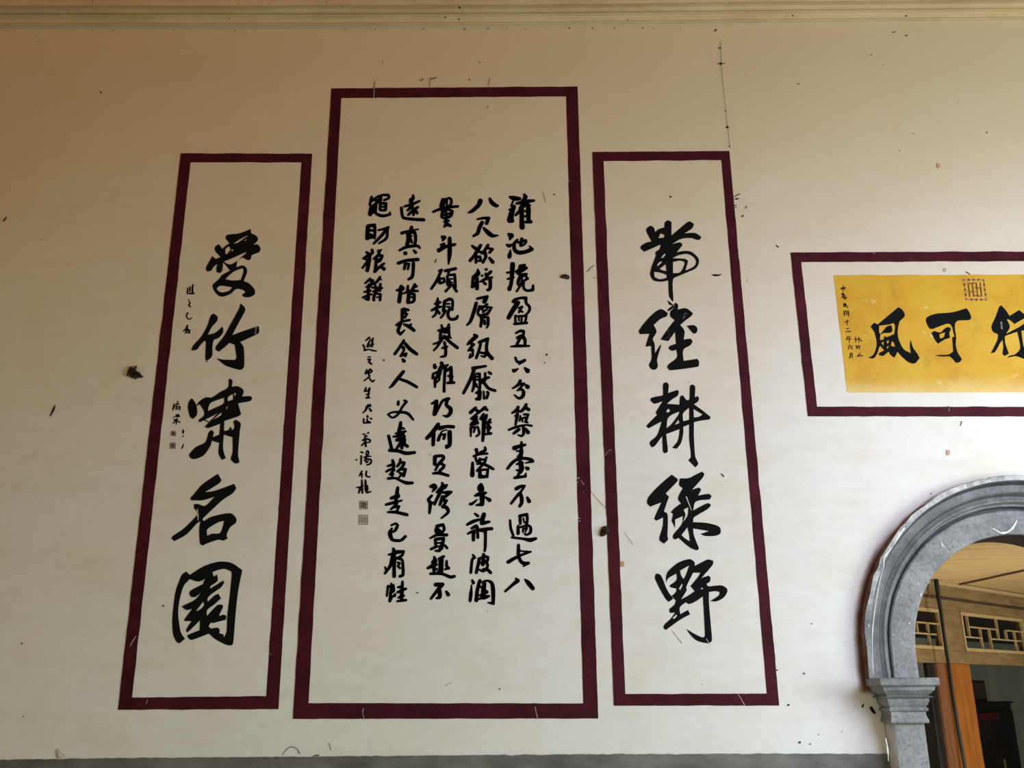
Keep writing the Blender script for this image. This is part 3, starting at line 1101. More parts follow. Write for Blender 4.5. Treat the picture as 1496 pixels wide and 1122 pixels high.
def stroke_glyph(g, m, parent, name='character', grow=.55, y=None):
    k, ox, oy, s, strokes = g; V = []; Fa = []; y = D_INK if y is None else y
    for si, st in enumerate(strokes):
        pts = []; w_ = 20
        for t in st:
            if len(t) > 2: w_ = t[2]
            pts.append((ox + t[0]/s, oy + t[1]/s, w_/s + grow))
        pts = crom(pts, False, 4, 75)
        yy = y - .00001*si
        def add(px, py):
            q = W(px, py, 0); V.append((q.x, yy, q.z)); return len(V)-1
        prev = None
        for i, (x, yv, wd) in enumerate(pts):
            a = pts[max(i-1, 0)]; b = pts[min(i+1, len(pts)-1)]
            dx, dy = b[0]-a[0], b[1]-a[1]; L = math.hypot(dx, dy) or 1; r = max(wd, .4)/2
            nx, ny = -dy/L*r, dx/L*r
            cur = (add(x+nx, yv+ny), add(x-nx, yv-ny))
            if prev: Fa.append([prev[0], prev[1], cur[1], cur[0]])
            prev = cur
            c = [add(x + r*math.cos(q), yv + r*math.sin(q)) for q in [2*math.pi*j/10 for j in range(10)]]
            Fa.append(c)
    return mesh_obj(name, V, Fa, m, parent)
def scratch(P, parent, m=None, name='scratch', y=-.0034):
    return stroke_glyph(('s', 0, 0, 1, [P]), m or M_scratch, parent, name, 0, y)
BIG = parse(G_BIG); MED = parse(G_MED)

def panel(label, out, inn):
    t = thing('calligraphy_panel', label, 'wall panel', 'painted calligraphy panels on the wall')
    quad_face('panel_face', out, D_FACE, M_panel, t)
    return t
# left couplet
oL, iL = [(264.3, 224.2), (456.3, 224.8), (407, 1036), (172.5, 1037)], [(278.6, 237.5), (440.5, 237.5), (389, 1017), (193.2, 1019)]
PL = panel('tall maroon-bordered couplet panel at the left reading 愛竹嘯名園 in big black brush characters', oL, iL)
oM, iM = [(484.3, 129.4), (843.8, 126.6), (874, 1049.7), (428, 1050.3)], [(498.8, 143.6), (827, 141.2), (852, 1027.6), (451, 1027.2)]
PM = panel('tallest middle maroon-bordered panel with a poem in five columns of small black characters', oM, iM)
oR, iR = [(865.4, 222.3), (1065.5, 220.8), (1138.3, 1030.7), (896.8, 1031)], [(881.8, 235.8), (1053.7, 234.2), (1120, 1013.3), (913.5, 1013.8)]
PR = panel('tall maroon-bordered couplet panel right of the poem reading 帶經耕綠野', oR, iR)
oY, iY = [(1154.8, 369), (1712, 366.5), (1742, 609), (1180.2, 608.4)], [(1170.5, 383.2), (1697, 381), (1728, 594.5), (1193.5, 594.3)]
PY = panel('horizontal maroon-bordered panel above the stone arch with black characters on a yellow ground', oY, iY)
for i, (o_, i_, p_) in enumerate(((oL, iL, PL), (oM, iM, PM), (oR, iR, PR), (oY, iY, PY))): border(o_, i_, p_, i*31 + 2)
yq = [(1217.8, 402.2), (1650, 401), (1676, 573), (1237.5, 573.8)]
e = []
for k in range(4): e += wob(yq[k], yq[(k+1) % 4], 200 + k, .5)[:-1]
V = [W(p[0], p[1], 0) for p in e]
yo = mesh_obj('yellow_ground', [(p.x, D_PAINT, p.z) for p in V], [list(range(len(V)))[::-1]], M_yellow, PY)
yo['label'] = 'worn yellow painted ground'
PAN = {'L': PL, 'R': PR, 'Y': PY, 'M': PM, 'S': PM, 'T': PL, 'y': PY}
for g in BIG: outline_glyph(g, M_ink, PAN[g[0]])
for g in MED:
    small = g[0] in 'STy'
    stroke_glyph(g, {'T': M_inkw, 'y': M_inkb}.get(g[0], M_ink), PAN[g[0]], 'small_character' if small else 'character', {'M': 1.0, 'S': .5, 'T': .1, 'y': .0}[g[0]])
# seals: square frames with carved strokes
def seal(cx, cy, w, h, parent, m, sk=0, solid=False):
    S = []; x0, x1, y0, y1 = cx-w/2, cx+w/2, cy-h/2, cy+h/2; lw = w*.09
    c = [(x0-sk, y0), (x1-sk, y0), (x1+sk, y1), (x0+sk, y1)]
    for k in range(4): S.append([(*c[k], lw), (*c[(k+1) % 4], lw)])
    rnd = random.Random(int(cx*7))
    for k in range(1, 5):
        t = k/5; xx = x0 + w*t
        S.append([(xx-sk*.6, y0+h*.15, lw*(1.25 if solid else .8)), (xx, y0+h*rnd.uniform(.4, .55)), (xx+sk*.6, y0+h*.85)])
        yy = y0 + h*t
        a, b = (.15, .5) if k % 2 else (.5, .85)
        S.append([(x0+w*a, yy, lw*(1.1 if solid else .7)), (x0+w*b, yy+h*rnd.uniform(-.06, .06))])
    return stroke_glyph(('s', 0, 0, 1, S), m, parent, 'red_seal', 0)
seal(531.5, 738, 11, 11.5, PM, M_seal, 0, True); seal(531, 759.5, 12.5, 13, PM, M_seal)
seal(253.6, 633.5, 7, 7, PL, M_seal, 0, True); seal(252.7, 651.3, 8, 8.5, PL, M_seal, -.3, True)
seal(1424, 423.5, 29, 29, PY, M_seal2, 2.0)
# scratches that show the plaster through the paint
for P, p in (([(884.6, 665, .9), (888, 660, 1.8), (892.5, 657.5, 1.2)], PR), ([(843.5, 704, 2.2), (845, 699, 2.6)], PM), ([(849, 703, 1.4), (852.5, 707.5, 1.6)], PM),
             ([(852, 718.5, 1.4), (852.6, 719, 1.4)], PM), ([(857, 716, 1.2), (857.6, 716.4, 1.2)], PM), ([(846.3, 757.5, 2.2), (846.8, 761, 2.2)], PM),
             ([(885, 742, 1.6), (885.4, 742.5, 1.6)], PR), ([(531, 1035, .8), (530, 1042, 1.5), (532, 1049, .8)], PM), ([(781.8, 1032.5, .8), (783.2, 1040, 1.4), (785.5, 1049.5, .8)], PM),
             ([(1078.5, 1015, 1), (1082.5, 1021, .8), (1088, 1031, .9)], PR), ([(190.5, 944, .9), (193.5, 938, 1.5), (199, 929.5, .8)], PL), ([(213.5, 1029, .8), (215.8, 1023, 1.2)], PL),
             ([(393.5, 954, 1.8), (395.5, 956, 1.6)], PL), ([(829.5, 267.5, .8), (832.5, 264.5, 1.4)], PM), ([(1385.4, 594, 2), (1386.6, 600, 1.6)], PY), ([(1275, 369, 1.4), (1276.6, 370.4, 1.6)], PY),
             ([(1462.3, 471.5, 2.2), (1463.2, 480, 2)], PY), ([(547, 122, .7), (546.3, 143, .8)], PM), ([(374.5, 479, 2), (373.5, 487, 2.2)], PL), ([(982, 921, .8), (991, 933, 1), (996.5, 940, 1)], PR),
             ([(1032, 933.5, 1.0), (1036, 940.5, 1.2)], PR)):
    scratch(P, p)
M_scuff = simple('grey_scuff', (.10, .10, .10), (.34, .34, .33), 60, .85, .1, 0)
for P in ([(976, 440, 1.2), (979, 444, 3), (983, 446, 1.2)], [(976, 454, 2), (980, 451, 3.5), (984, 447, 2)], [(976.5, 484, 1.6), (980.5, 486, 2.4), (978, 490, 1.6)], [(974, 494, 1.2), (977, 493, 1.4)], [(1000, 461, 2.2), (1002, 459, 2.8), (998, 465, 1)]):
    scratch(P, PR, M_scuff, 'scuff')

# ================================================================== marks and small things on the wall
dots = """147,135,3 59,168,1.6 106,43.5,2 135,44,2 165,44,2 254,44,1.8 344,44.5,1.8 55,61,1.6 504,43,1.8 548,43,2 619,42.5,2.2 679,42.5,2.4 713,42,2.2 740,42,1.6 768,42,1.8 796,42,1.6 832,41,2.4 866,41,2 898,41,2 939,41,2 955,41,1.6 994,41,1.6
1052,70,3.4 1053.5,93,4.4 1060.5,162,2.4 1063,185.5,4 1066,214,2.8 701,91,2 686,116.5,2.4 810,284,2.6 980,287.5,3.6 32,940,2.6 34,1047,2.6 1092,568,2.6 1186,911,2 1135,979,3 1152,1030,3.6 1168.5,1084.5,4 1184,1087,2.4
1260,1031,2.4 1250,1031,1.6 1175,984,3 1360,721,2.4 1167,122.5,2 1273,80,2 1324,52,2.2 1442,193.5,2 1315,220,1.6 730,1006.5,2.8 610,866,2.6 521,672,3 561,526,3 799,518,3.2 796,530,2.2 302,528.5,2.4 239,885,3 712,893,1.6 628.5,664,1.8 1196,1073,1.6 1230,1069,1.6
1006,558,1.4 958,577,1.4 1096,648,1.6 1100,705,2 1104,745,1.6 1108,790,1.8 1075,303,2 1073,420,1.6 905,870,1.8 902,765,1.8 1083,500,1.4 1090,560,1.8 1062,250,1.4 1025,1000,1.4 1112,830,1.4 1290,95,1.4 318,860,1.6 1400,150,1.3 1335,195,1.5 60,350,1.5 140,480,1.3 32,320,1.8
650.5,25.5,3 670.5,28,3 671.5,11,3.6 1323.5,23.5,3.4 1158,23,2.6 335,27,2 348,5,1.8 393,6,1.8 477,3,2 917,29,2 135,2,1.8 500,10,1.8 100,15,1.8"""
V = []; Fa = []
for d in dots.replace('\n', ' ').split(' '):
    px, py, s = map(float, d.split(',')); k = 9; rn = random.Random(int(px*13+py)); b = len(V)
    yy = -.004 if py > 38 else -.21
    for j in range(k):
        r = s/2*rn.uniform(.6, 1.15); q = W(px + r*math.cos(j*2*math.pi/k), py + r*math.sin(j*2*math.pi/k), yy); V.append((q.x, yy, q.z))
    q = W(px, py, yy); V.append((q.x, yy-.002, q.z)); c = len(V)-1
    for j in range(k): Fa.append([b+j, b+(j+1) % k, c])
po = mesh_obj('nail_hole', V, Fa, M_pit, wall); po['kind'] = 'stuff'
def streaks(L, m, name):
    o = stroke_glyph(('s', 0, 0, 1, L), m, wall, name, 0, -.0042); o['kind'] = 'stuff'
streaks([[(1046, 44, 2), (1044.5, 46, 1.4)], [(1048, 94, .7), (1060, 93, .7)], [(1052.5, 60, .4), (1054, 100, .5), (1060, 160, .4), (1066, 214, .5)],
         [(1072.5, 288, .8), (1081, 283.5, 1.2)], [(1075, 291.5, 2), (1079, 290.5, 1.4)], [(1073, 301, 1.2), (1076, 300, 1)], [(1084, 317, 1.6), (1086, 315, 1.2)], [(1089, 305, 1), (1090.5, 302, 1)],
         [(74, 608, 1.6), (79, 598, 2.6), (81, 592, 1)], [(6, 323, 2), (10, 318, 1.4)], [(793, 280, .4), (795.5, 290, .6), (797.5, 296, .5)], [(858, 397, 1), (868, 387.5, .6)], [(868, 406.5, 1.2), (869, 406.5, 1)],
         [(1040, 402, .8), (1044, 402.4, 2.6), (1050, 402.6, 2), (1053.5, 401, .8)], [(1053.5, 692, 1), (1057, 696, 1.8)], [(1403, 622, 1.2), (1404.5, 616, 1.2)], [(1411, 397.5, 1), (1416.5, 401, 1.2)],
         [(1134, 359, 1.2), (1137.5, 361.5, 1.2)], [(636, 384, 1.4), (637.5, 379, 1.2)], [(1376, 721, .6), (1375, 725, .4)], [(1304, 48, 1), (1308, 46.6, .8)], [(1324, 51.8, 1), (1326, 52.5, .8)], [(650, 1002, .3), (660, 997, .3)],
         [(1272, 1034, 4), (1276, 1040, 4.5), (1278.5, 1042, 1.5)], [(1259.5, 1033, 2), (1261.5, 1029, 1.4)], [(630, 116, 1.2), (638, 114, 1)], [(614, 119, .8), (618, 116, 1)],
         [(413, 1103, .7), (418, 1096, .8), (426, 1091, .9), (434, 1094, .8), (438, 1101, 1.4)], [(458, 1104, 1), (466, 1103, 1.6)], [(481, 1086, 1), (484, 1096, .8)], [(1092, 408, .5), (1091, 412, .4)],
         [(912, 778, .15), (925, 796, .2)]], M_inkw, 'dirt_mark')
streaks([[(548, 119, .8), (546.6, 129, .9)], [(628.5, 114, .8), (628, 127, .8)], [(715.5, 115, .8), (713.5, 126, .9)], [(713.5, 155, .8), (711.5, 159, .7)], [(559, 93, .6), (560, 88, .5)],
         [(863, 718, .4), (873, 730, .6), (885, 742, .5)]], simple('red_paint_drip', (.26, .07, .04), (.36, .14, .08), 12, .7), 'paint_drip')
for px, py, a, b in ((1371, 242.5, 5.4, 8), (1385, 661.5, 5.5, 9), (909, 824, 7, 9), (1380, 394.5, 5, 6)):
    V = []
    for j in range(14):
        q = W(px + a/2*math.cos(j*math.pi/7)*random.uniform(.85, 1.1), py + b/2*math.sin(j*math.pi/7)*random.uniform(.85, 1.1), 0); V.append((q.x, -.004, q.z))
    mesh_obj('stain', V, [list(range(14))], M_pink, wall)
def plug(label, loop, ox, oy, s, depth, m=M_wood_dark, group=None):
    pts = [(ox + x/s, oy + y/s) for x, y in loop]; cx = sum(p[0] for p in pts)/len(pts); cy = sum(p[1] for p in pts)/len(pts)
    V = []; n = len(pts); rn = random.Random(int(cx))
    for k, (f, dep) in enumerate(((1, 0), (.92, .5), (.62, .85), (.3, 1))):
        for j, (x, y) in enumerate(pts):
            q = W(cx + (x-cx)*f, cy + (y-cy)*f, 0); V.append((q.x, -.002 - depth*dep*(1 if k == 0 else rn.uniform(.65, 1.2)), q.z))
    Fa = [[k*n+j, k*n+(j+1) % n, (k+1)*n+(j+1) % n, (k+1)*n+j] for k in range(3) for j in range(n)] + [list(range(3*n, 4*n))]
    o = mesh_obj('wooden_plug', V, Fa, m); return tag(o, label, 'wall plug', 'broken plugs in the plaster')
plug('large broken dark wooden plug in the plaster left of the left couplet panel', [(370, 750), (400, 600), (480, 400), (550, 395), (600, 440), (700, 440), (740, 355), (755, 400), (730, 500), (760, 600), (850, 600), (920, 700), (990, 750), (960, 795), (850, 800), (760, 820), (705, 865), (660, 820), (540, 795), (480, 740), (430, 700)], 170, 520, 24.93, .022)
plug('small pointed dark plug sticking out of the right border of the middle poem panel', [(270, 375), (320, 335), (400, 312), (430, 335), (480, 345), (480, 415), (430, 430), (380, 415), (300, 400)], 800, 380, 14.96, .016)
plug('brown knot-like plug on the left border of the right couplet panel', [(465, 985), (475, 940), (500, 905), (540, 900), (565, 930), (560, 970), (525, 995), (495, 1010), (475, 1010)], 810, 640, 7.017, .02)
chip = plug('chipped whitish hole in the top edge of the grey dado at far left', [(248, 612), (246, 585), (258, 578), (270, 588), (290, 605), (292, 622), (275, 632), (255, 626)], 0, 900, 2.992, .006, M_scratch)
chip.name = 'plaster_chip'; chip['category'] = 'plaster chip'; del chip['group']

# ================================================================== stone arch
arch = thing('stone_arch', 'blue-grey carved stone arch of the doorway, moulded rim spotted with white lime', 'arch', None, (ARC[0], 0, 0))
apro = [(.870, -.001), (.895, -.001), (.895, -.052), (.892, -.058), (.868, -.058), (.863, -.052), (.857, -.024), (.850, -.014), (.828, -.010), (.814, -.012), (.808, -.004), (.805, .014), (.796, .020), (.784, .017), (.774, .010), (.766, .012), (.761, .026), (.757, .038), (.751, .040), (.747, .038), (.744, .052), (.741, .074), (.733, .076), (.729, .060), (.722, .054), (.606, .054), (.600, .060), (.600, .33), (.870, .33)]
def arch_seg(a0, a1, stilt0=None, stilt1=None):
    V = []; n = len(apro); st = []
    if stilt0 is not None: st.append(('l', stilt0))
    k = max(3, int((a1-a0)/3.0))
    for i in range(k+1): st.append(('a', a0 + (a1-a0)*i/k))
    if stilt1 is not None: st.append(('r', stilt1))
    for kind, v in st:
        for j, (r, y) in enumerate(apro):
            if kind == 'a': a = R(180 - v); x, z = r*math.cos(a), ARC[1] + r*math.sin(a)
            elif kind == 'l': x, z = -r, v
            else: x, z = r, v
            nz = .0022*noise.noise((x*9, z*9, j*.35)) + (.006*noise.noise((x*22, z*22, 2)) if j in (2, 3) else 0)
            V.append((x - nz*(1 if x < 0 else -1), y + nz, z + nz))
    m_ = len(st); Fa = [[i*n+j, i*n+(j+1) % n, (i+1)*n+(j+1) % n, (i+1)*n+j] for i in range(m_-1) for j in range(n)]
    Fa += [list(range(n))[::-1], list(range((m_-1)*n, m_*n))]
    o = mesh_obj('arch_stone', V, Fa, M_stone, arch)
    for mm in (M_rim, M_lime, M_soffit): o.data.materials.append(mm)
    bm = bmesh.new(); bm.from_mesh(o.data); bmesh.ops.recalc_face_normals(bm, faces=bm.faces); bm.to_mesh(o.data); bm.free()
    for p in o.data.polygons:
        if len(p.vertices) != 4: continue
        p.use_smooth = True; jj = sorted(set(v % n for v in p.vertices)); cx = p.center.x; cz = p.center.z
        if jj in ([1, 2], [2, 3]) and cx < -.50: p.material_index = 1
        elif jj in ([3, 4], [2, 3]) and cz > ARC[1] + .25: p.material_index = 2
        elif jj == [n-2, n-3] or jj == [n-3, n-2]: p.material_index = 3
    o.data.set_sharp_from_angle(angle=R(28))
    return o
CAPZ = 1.668
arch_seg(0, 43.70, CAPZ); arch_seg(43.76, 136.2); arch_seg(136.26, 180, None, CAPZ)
def cap(sgn):
    # moulded impost block: (height, overhang)
    lay = [(CAPZ, .0), (CAPZ, .075), (1.660, .080), (1.636, .078), (1.630, .070), (1.627, .060), (1.612, .056), (1.597, .040), (1.588, .030), (1.585, .034), (1.580, .0515), (1.575, .030), (1.563, .031), (1.545, .022), (1.535, .014), (1.532, .018), (1.525, .024), (1.517, .020), (1.512, .010), (1.495, .011), (1.478, .018), (1.470, .020), (1.462, .018), (1.460, .0)]
    V = []
    for z, o in lay:
        xl, xr, yf = 1.828 - o*.9, 1.978 + o*.78, -.115 - o*1.15
        for x, y in ((xl, -.001), (xl, yf), (xr, yf), (xr, .33), (1.829, .33), (1.829, -.001)):
            X = x - ARC[0]; V.append((X*sgn, y, z))
    n = len(lay); Fa = [[i*6+j, i*6+j+1, (i+1)*6+j+1, (i+1)*6+j] for i in range(n-1) for j in range(5)] + [[i*6+5, i*6, i*6+6, i*6+11] for i in range(n-1)]
    Fa += [[0, 1, 2, 3, 4, 5], [(n-1)*6+j for j in (5, 4, 3, 2, 1, 0)]]
    bm = bmesh.new(); vs_ = [bm.verts.new(v) for v in V]
    for f in Fa:
        try: bm.faces.new([vs_[i] for i in f])
        except ValueError: pass
    o = bm_obj('capital', bm, M_stone, arch)
    bm = bmesh.new(); box(bm, ((1.829-ARC[0])*1, -.115, 0), ((1.978-ARC[0]), .33, 1.461), None, .006)
    if sgn < 0:
        for v in bm.verts: v.co.x *= -1
    pl = bm_obj('pilaster', bm, M_stone, arch); pl.data.materials.append(M_lime_lit)
    for p in pl.data.polygons:
        if abs(p.normal.x) > .9 and abs(p.center.x) > .8: p.material_index = 1
cap(1); cap(-1)
# white lime runs and splashes on the stone
def on_stone(P, y, name='lime_splash'):
    S = []
    V = []; Fa = []; pts = crom(P, False, 4, 80); prev = None
    for i, (x, yv, wd) in enumerate(pts):
        a = pts[max(i-1, 0)]; b = pts[min(i+1, len(pts)-1)]; dx, dy = b[0]-a[0], b[1]-a[1]; L = math.hypot(dx, dy) or 1; r = wd/2*random.uniform(.6, 1.3)
        c = []
        for s_ in (1, -1):
            q = W(x - dy/L*r*s_, yv + dx/L*r*s_, y); V.append((q.x - ARC[0], y, q.z)); c.append(len(V)-1)
        if prev: Fa.append([prev[0], prev[1], c[1], c[0]])
        prev = c
    mesh_obj(name, V, Fa, M_white, arch)
on_stone([(1322, 771, 2.4), (1315, 780, 3), (1304, 797, 2.4), (1292, 815, 3), (1291.5, 826, 1.4), (1286, 846, 1.2), (1282, 868, 1.0), (1277, 900, 1.4), (1274.5, 930, 1.1), (1275, 960, .9), (1276, 985, .8)], -.058)
on_stone([(1451, 772, 1.2), (1461, 778, 2), (1470, 778, 2.6), (1479, 772, 3.4), (1486, 760, 1.6)], .0515)
on_stone([(1375, 792.5, .8), (1377.5, 798, 1.6)], .0515); on_stone([(1341, 851.5, 1), (1342.5, 855, 1.4)], .0515); on_stone([(1346, 867, 2), (1345, 871, 1.4)], .0515)
on_stone([(1438, 700, 3), (1446, 701, 4), (1452, 699, 2)], -.058); on_stone([(1410, 708, 1.4), (1411, 713, 2)], -.058); on_stone([(1328, 909.5, 1.6), (1328.5, 912, 1.2)], .0515); on_stone([(1269, 912, 1.2), (1269.6, 916, 1.6)], -.058)
on_stone([(1294, 1078, 1), (1297, 1095, 2), (1298, 1112, 1)], -.118)
on_stone([(1378, 797.5, .5), (1386, 806.8, .6)], .0518, 'crack'); arch.children[-1].data.materials[0] = M_dark

# ================================================================== the porch behind the arch
# a skewed timber screen: everything on it is set out in (along the screen, height)
FO = Vector((3.564, 3.587, 0)); FU = Vector((.7351, .6780, 0)).normalized(); FN = Vector((FU.y, -FU.x, 0))   # FN looks to the viewer
def fac(px, py):
    d = ray(px, py); t = (FO - EYE).dot(FN)/d.dot(FN); p = EYE + d*t; return (p - FO).dot(FU), p.z
def fpt(s, z, out=0.0): return FO + FU*s + FN*out + Vector((0, 0, z))
def fbox(name, s0, s1, z0, z1, o0, o1, m, parent, bev=.004):
    M = Matrix(((FU.x, FN.x, 0, FO.x), (FU.y, FN.y, 0, FO.y), (0, 0, 1, 0), (0, 0, 0, 1)))
    bm = bmesh.new(); box(bm, (s0, o0, z0), (s1, o1, z1), M, bev); return bm_obj(name, bm, m, parent)
ZT = 2.55
screen = thing('timber_screen', 'weathered timber screen seen through the arch, lattice transoms above an orange post', 'screen', None, tuple(FO))
sm = lambda o: (setattr(o, 'parent', screen), setattr(o, 'matrix_parent_inverse', Matrix.Translation(-FO)), o)[2]
sm(fbox('beam', -1.6, 3.6, 2.425, ZT-.002, -.05, .06, M_olive, None))
sm(fbox('beam_moulding', -1.6, 3.6, 2.515, ZT-.001, .0605, .10, M_tanbar, None))
sm(fbox('groove_shade_strip', -1.6, 3.6, 2.405, 2.4245, -.05, .045, wood('groove_shade', (.03, .02, .01), (.07, .045, .02), .6, (1, 1, 4), 4), None))  # dark strip stands in for the shaded groove under the beam
sm(fbox('top_rail', -1.6, 3.6, 2.31, 2.404, -.05, .03, M_olive, None))
zl = 1.845
sm(fbox('bottom_rail', -1.6, 3.6, zl, 1.955, -.05, .035, M_olive, None))
s_post0, _ = fac(1372, 925); s_post1, _ = fac(1402, 925)
sm(fbox('transom_post', s_post0+.02, s_post1-.02, 1.956, 2.309, -.05, .033, M_olive, None))
def lattice(s0, s1, z0, z1, bars):
    M4 = Matrix(((FU.x, FN.x, 0, FO.x), (FU.y, FN.y, 0, FO.y), (0, 0, 1, 0), (0, 0, 0, 1))); bm = bmesh.new()
    for q in (((s0, -.02, z0), (s1, -.0, z0+.016)), ((s0, -.02, z1-.016), (s1, -.0, z1)), ((s0, -.02, z0+.0165), (s0+.016, -.0, z1-.0165)), ((s1-.016, -.02, z0+.0165), (s1, -.0, z1-.0165))): box(bm, *q, M4)
    fr = bm_obj('lattice_frame', bm, M_olive, None); sm(fr)
    t = .022
    def kid(a0, a1, b0, b1, o1, m, nm='lattice_bar', bev=.0015):
        o = fbox(nm, a0, a1, b0, b1, 0.0005, o1, m, None, bev); o.parent = fr
    kid(s0, s1, z0, z0+.03, .034, M_tanbar, 'frame_rail'); kid(s0, s1, z1-.03, z1, .034, M_tanbar, 'frame_rail')
    kid(s0, s0+.03, z0+.03, z1-.03, .034, M_tanbar, 'frame_stile'); kid(s1-.03, s1, z0+.03, z1-.03, .034, M_tanbar, 'frame_stile')
    S, Z = s1-s0-.06, z1-z0-.06
    for (a, b, c, d) in bars:                # in fractions of the opening, z measured from the top
        x0, x1 = s0+.03+S*a, s0+.03+S*c; y0, y1 = z1-.03-Z*b, z1-.03-Z*d
        h = .0065
        if a == c: kid(x0-h, x0+h, min(y0, y1), max(y0, y1), .026, M_tanbar)
        else: kid(min(x0, x1), max(x0, x1), y0-h, y0+h, .024, M_tanbar)
BARS = [(.09, 0, .09, .66), (.09, .34, .56, .34), (0, .66, .27, .66), (.27, .34, .27, 1), (.56, 0, .56, .66), (.42, .34, .42, 1), (.42, .66, .95, .66), (.70, .34, .70, .66), (.70, .34, 1, .34), (.85, .34, .85, 1)]
a0, _ = fac(1402, 920); a1, _ = fac(1493, 926)
lattice(a0, a1, 1.957, 2.308, BARS)
b1, _ = fac(1370.5, 915)
lattice(b1-(a1-a0), b1, 1.957, 2.308, BARS)
lattice(a1+.05, 2*a1-a0+.05, 1.957, 2.308, BARS)
sm(fbox('transom_post', a1+.004, a1+.046, 1.956, 2.309, -.05, .033, M_olive, None))
p0, _ = fac(1385, 1000); p1, _ = fac(1416, 1000)
sm(fbox('door_post', p0, p1, 0, zl-.001, -.06, .03, M_orange, None, .008))
q0, _ = fac(1372, 1000)
sm(fbox('door_stile', q0-.02, p0-.03, 0, zl-.001, -.06, .012, wood('brown_timber', (.12, .045, .015), (.20, .085, .03), .5, (6, 6, .7), 3), None))
c0, _ = fac(1362, 1000)
sm(fbox('door_leaf_edge', c0-.02, q0-.021, 0, zl-.001, -.05, -.01, M_dark, None))
# black cord hanging in front of the post from the ceiling
cord = [(1369.5, 862, 5.5), (1371, 872, 5), (1374, 890, 4.4), (1378, 920, 4), (1382.5, 950, 4), (1385.5, 968, 4), (1391, 1010, 4), (1399, 1060, 4), (1410, 1122, 4), (1430, 1230, 4)]
V = []; Fa = []
for i, (px, py, w_) in enumerate(cord):
    s_, z_ = fac(px, py); cpt = fpt(s_, z_ if py > 862 else 2.53, .0); cpt = EYE + (cpt - EYE)*.965; r = .0042*w_*.95 + .0
    if py <= 862: cpt.z = ZT - .003
    for k in range(8): V.append(cpt + Vector((math.cos(k*math.pi/4)*r, math.sin(k*math.pi/4)*r, 0)))
for i in range(len(cord)-1):
    for k in range(8): Fa.append([i*8+k, i*8+(k+1) % 8, (i+1)*8+(k+1) % 8, (i+1)*8+k])
tag(mesh_obj('hanging_cord', V, Fa, M_dark, None, True), 'black cord hanging from the porch ceiling in front of the orange post', 'cord')
# ceiling boards of the porch
pc = slab('ceiling_2', (.2, .34, ZT+.02), (9, 8.5, ZT+.14), M_board)
sA, sB = ZP(1381, 859, ZT-.008), ZP(1496, 834, ZT-.008)
def board(name, pts, z):
    n = len(pts); V = [(p[0], p[1], z) for p in pts] + [(p[0], p[1], ZT+.02) for p in pts]
    Fa = [list(range(n)), list(range(2*n-1, n-1, -1))] + [[i, (i+1) % n, (i+1) % n+n, i+n] for i in range(n)]
    return mesh_obj(name, V, Fa, M_board, pc)
def sx(y): return sA.x + (sB.x - sA.x)*(y - sA.y)/(sB.y - sA.y)
board('ceiling_board', [(1.2, .34), (sx(.34)-.006, .34), (sx(4.15)-.006, 4.15), (3.95, 4.0), (1.2, 1.5)], ZT)
board('ceiling_board', [(sx(.34)+.006, .34), (8.5, .34), (8.5, 8.1), (sx(4.3)+.006, 4.3)], ZT+.006)
V = [(sx(y) + dx, y, z) for y in (.36, 4.28) for z in (ZT-.010, ZT-.0005) for dx in (-.022, .022)]
mesh_obj('seam_shade_strip', V, [[0, 1, 5, 4], [2, 6, 7, 3], [0, 4, 6, 2], [1, 3, 7, 5], [0, 2, 3, 1], [4, 5, 7, 6]], wood('seam_shade', (.05, .028, .014), (.10, .06, .03), .7, (1, 1, 1), 6), pc)  # dark strip laid over the joint, standing in for the shaded seam
# inner room behind the screen
def fslab(name, s0, s1, z0, z1, o0, o1, m):
    o = fbox(name, s0, s1, z0, z1, o0, o1, m, None, 0); return tag(o, kind='structure')
fslab('wall_far', -2.0, 9.0, 0, 3.2, -2.75, -2.6, M_room)
fslab('ceiling_3', -2.0, 9.0, 2.35, 2.45, -2.6, -.36, M_darkbrown)
fslab('wall_right', 9.0, 9.1, 0, 2.75, -2.6, -.06, M_room)
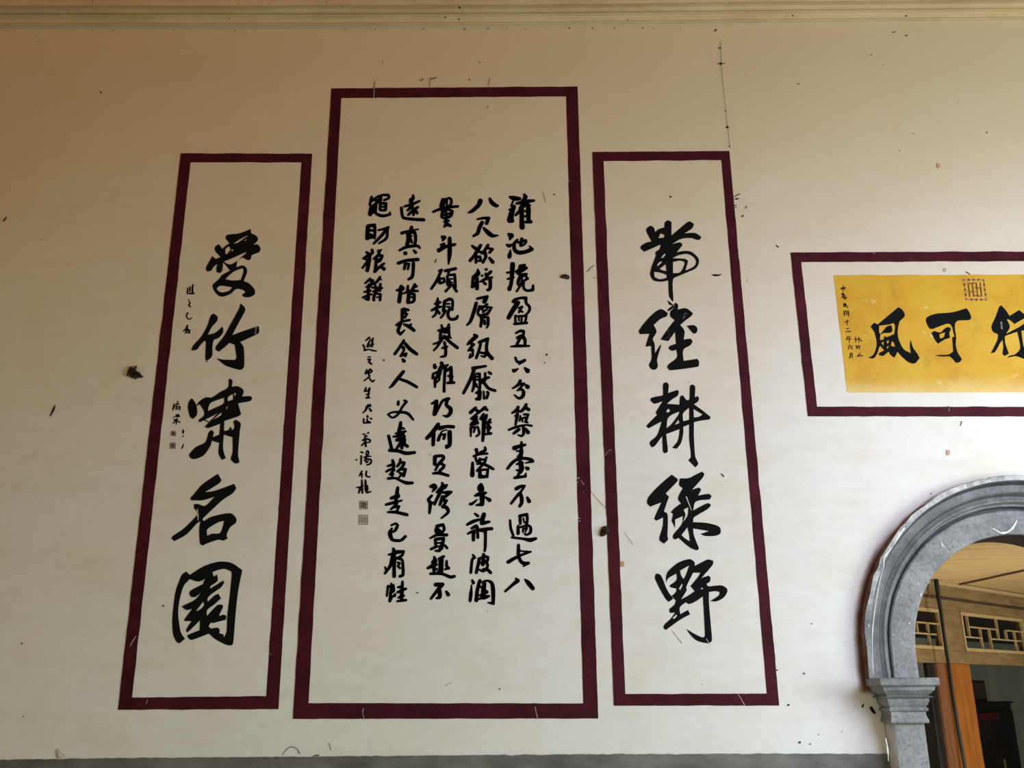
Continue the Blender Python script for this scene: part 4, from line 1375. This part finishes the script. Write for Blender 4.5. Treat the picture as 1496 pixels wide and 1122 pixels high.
# furniture of the inner room, half lost in the dark
def inner(px, py, out):
    d = ray(px, py); o = FO + FN*out; t = (o - EYE).dot(FN)/d.dot(FN); p = EYE + d*t; return (p - FO).dot(FU), p.z
e0, _ = inner(1446, 1000, -2.6)
fslab('wall_inner', e0, e0+.10, 0, 2.75, -2.6, -2.5, M_room)
def put(t, o): o.parent = t; o.matrix_parent_inverse = t.matrix_world.inverted(); return o
s0, _ = inner(1416, 1030, -1.2); s1, z1 = inner(1476, 1027, -1.2)
cb = thing('cupboard', 'black lacquered cupboard standing in the dark inner room right of the orange post', 'cupboard')
fb = lambda *a: fbox(*a)
fb('body', s0, s1, .0, z1, -1.6, -1.2, M_dark, cb)
for k in range(2):
    a = s0 + .02 + k*(s1-s0)/2; d_ = fb('door', a, a+(s1-s0)/2-.04, .08, z1-.08, -1.199, -1.18, M_dark, cb); fb('handle', a+.05, a+.07, z1*.5, z1*.5+.1, -1.179, -1.16, M_olive, d_)
fb('top', s0-.02, s1+.02, z1+.001, z1+.022, -1.62, -1.17, M_dark, cb)
a0_, zz = inner(1427, 1053, -1.1); a1_, zz1 = inner(1452, 1041, -1.1)
rc = fb('red_box', a0_, a1_, zz, zz1, -1.17, -1.05, M_red, None); tag(rc, 'dark red box in front of the black cupboard beyond the arch', 'box')
b0, zb = inner(1422, 1024, -1.3); b1_, zb1 = inner(1438, 994, -1.3)
jr = thing('speaker_box', 'dark boxy cabinet on top of the black cupboard beside the orange post', 'box')
fb('case', b0, b1_, z1+.023, zb1, -1.5, -1.3, M_dark, jr); fb('front', b0+.02, b1_-.02, z1+.05, zb1-.03, -1.299, -1.29, M_darkbrown, jr)
r0, _ = inner(1413, 1025, -1.0); r1, zr = inner(1421, 992, -1.0)
o = fb('red_banner', r0, r1, 1.2, zr, -1.03, -1.0, M_red, None); tag(o, 'narrow dark red hanging right beside the orange post beyond the arch', 'banner')

# ceiling lamp of the inner room, glimpsed through the right lattice
l0, lz0 = inner(1461, 914, -.9); l1, lz1 = inner(1474, 904, -.9)
lp = thing('ceiling_lamp', 'bright white lamp of the inner room glimpsed through the lattice transom', 'lamp')
M_lamp = mat('lamp_glass', (.9, .9, .9)); M_lamp.node_tree.nodes['Principled BSDF'].inputs['Emission Color'].default_value = (.93, .97, 1, 1); M_lamp.node_tree.nodes['Principled BSDF'].inputs['Emission Strength'].default_value = 3.0
bm = bmesh.new(); bmesh.ops.create_uvsphere(bm, u_segments=20, v_segments=12, radius=1)
c_ = fpt((l0+l1)/2, (lz0+lz1)/2, -.9); rr = abs(l1-l0)*.30
for v in bm.verts: v.co = Vector((v.co.x*rr, v.co.y*rr, v.co.z*rr*.62)) + c_
bm_obj('lamp_shade', bm, M_lamp, lp, True)
bm = bmesh.new(); box(bm, c_ + Vector((-.012, -.012, rr*.6)), c_ + Vector((.012, .012, 2.349 - c_.z))); bm_obj('rod', bm, M_olive, lp)
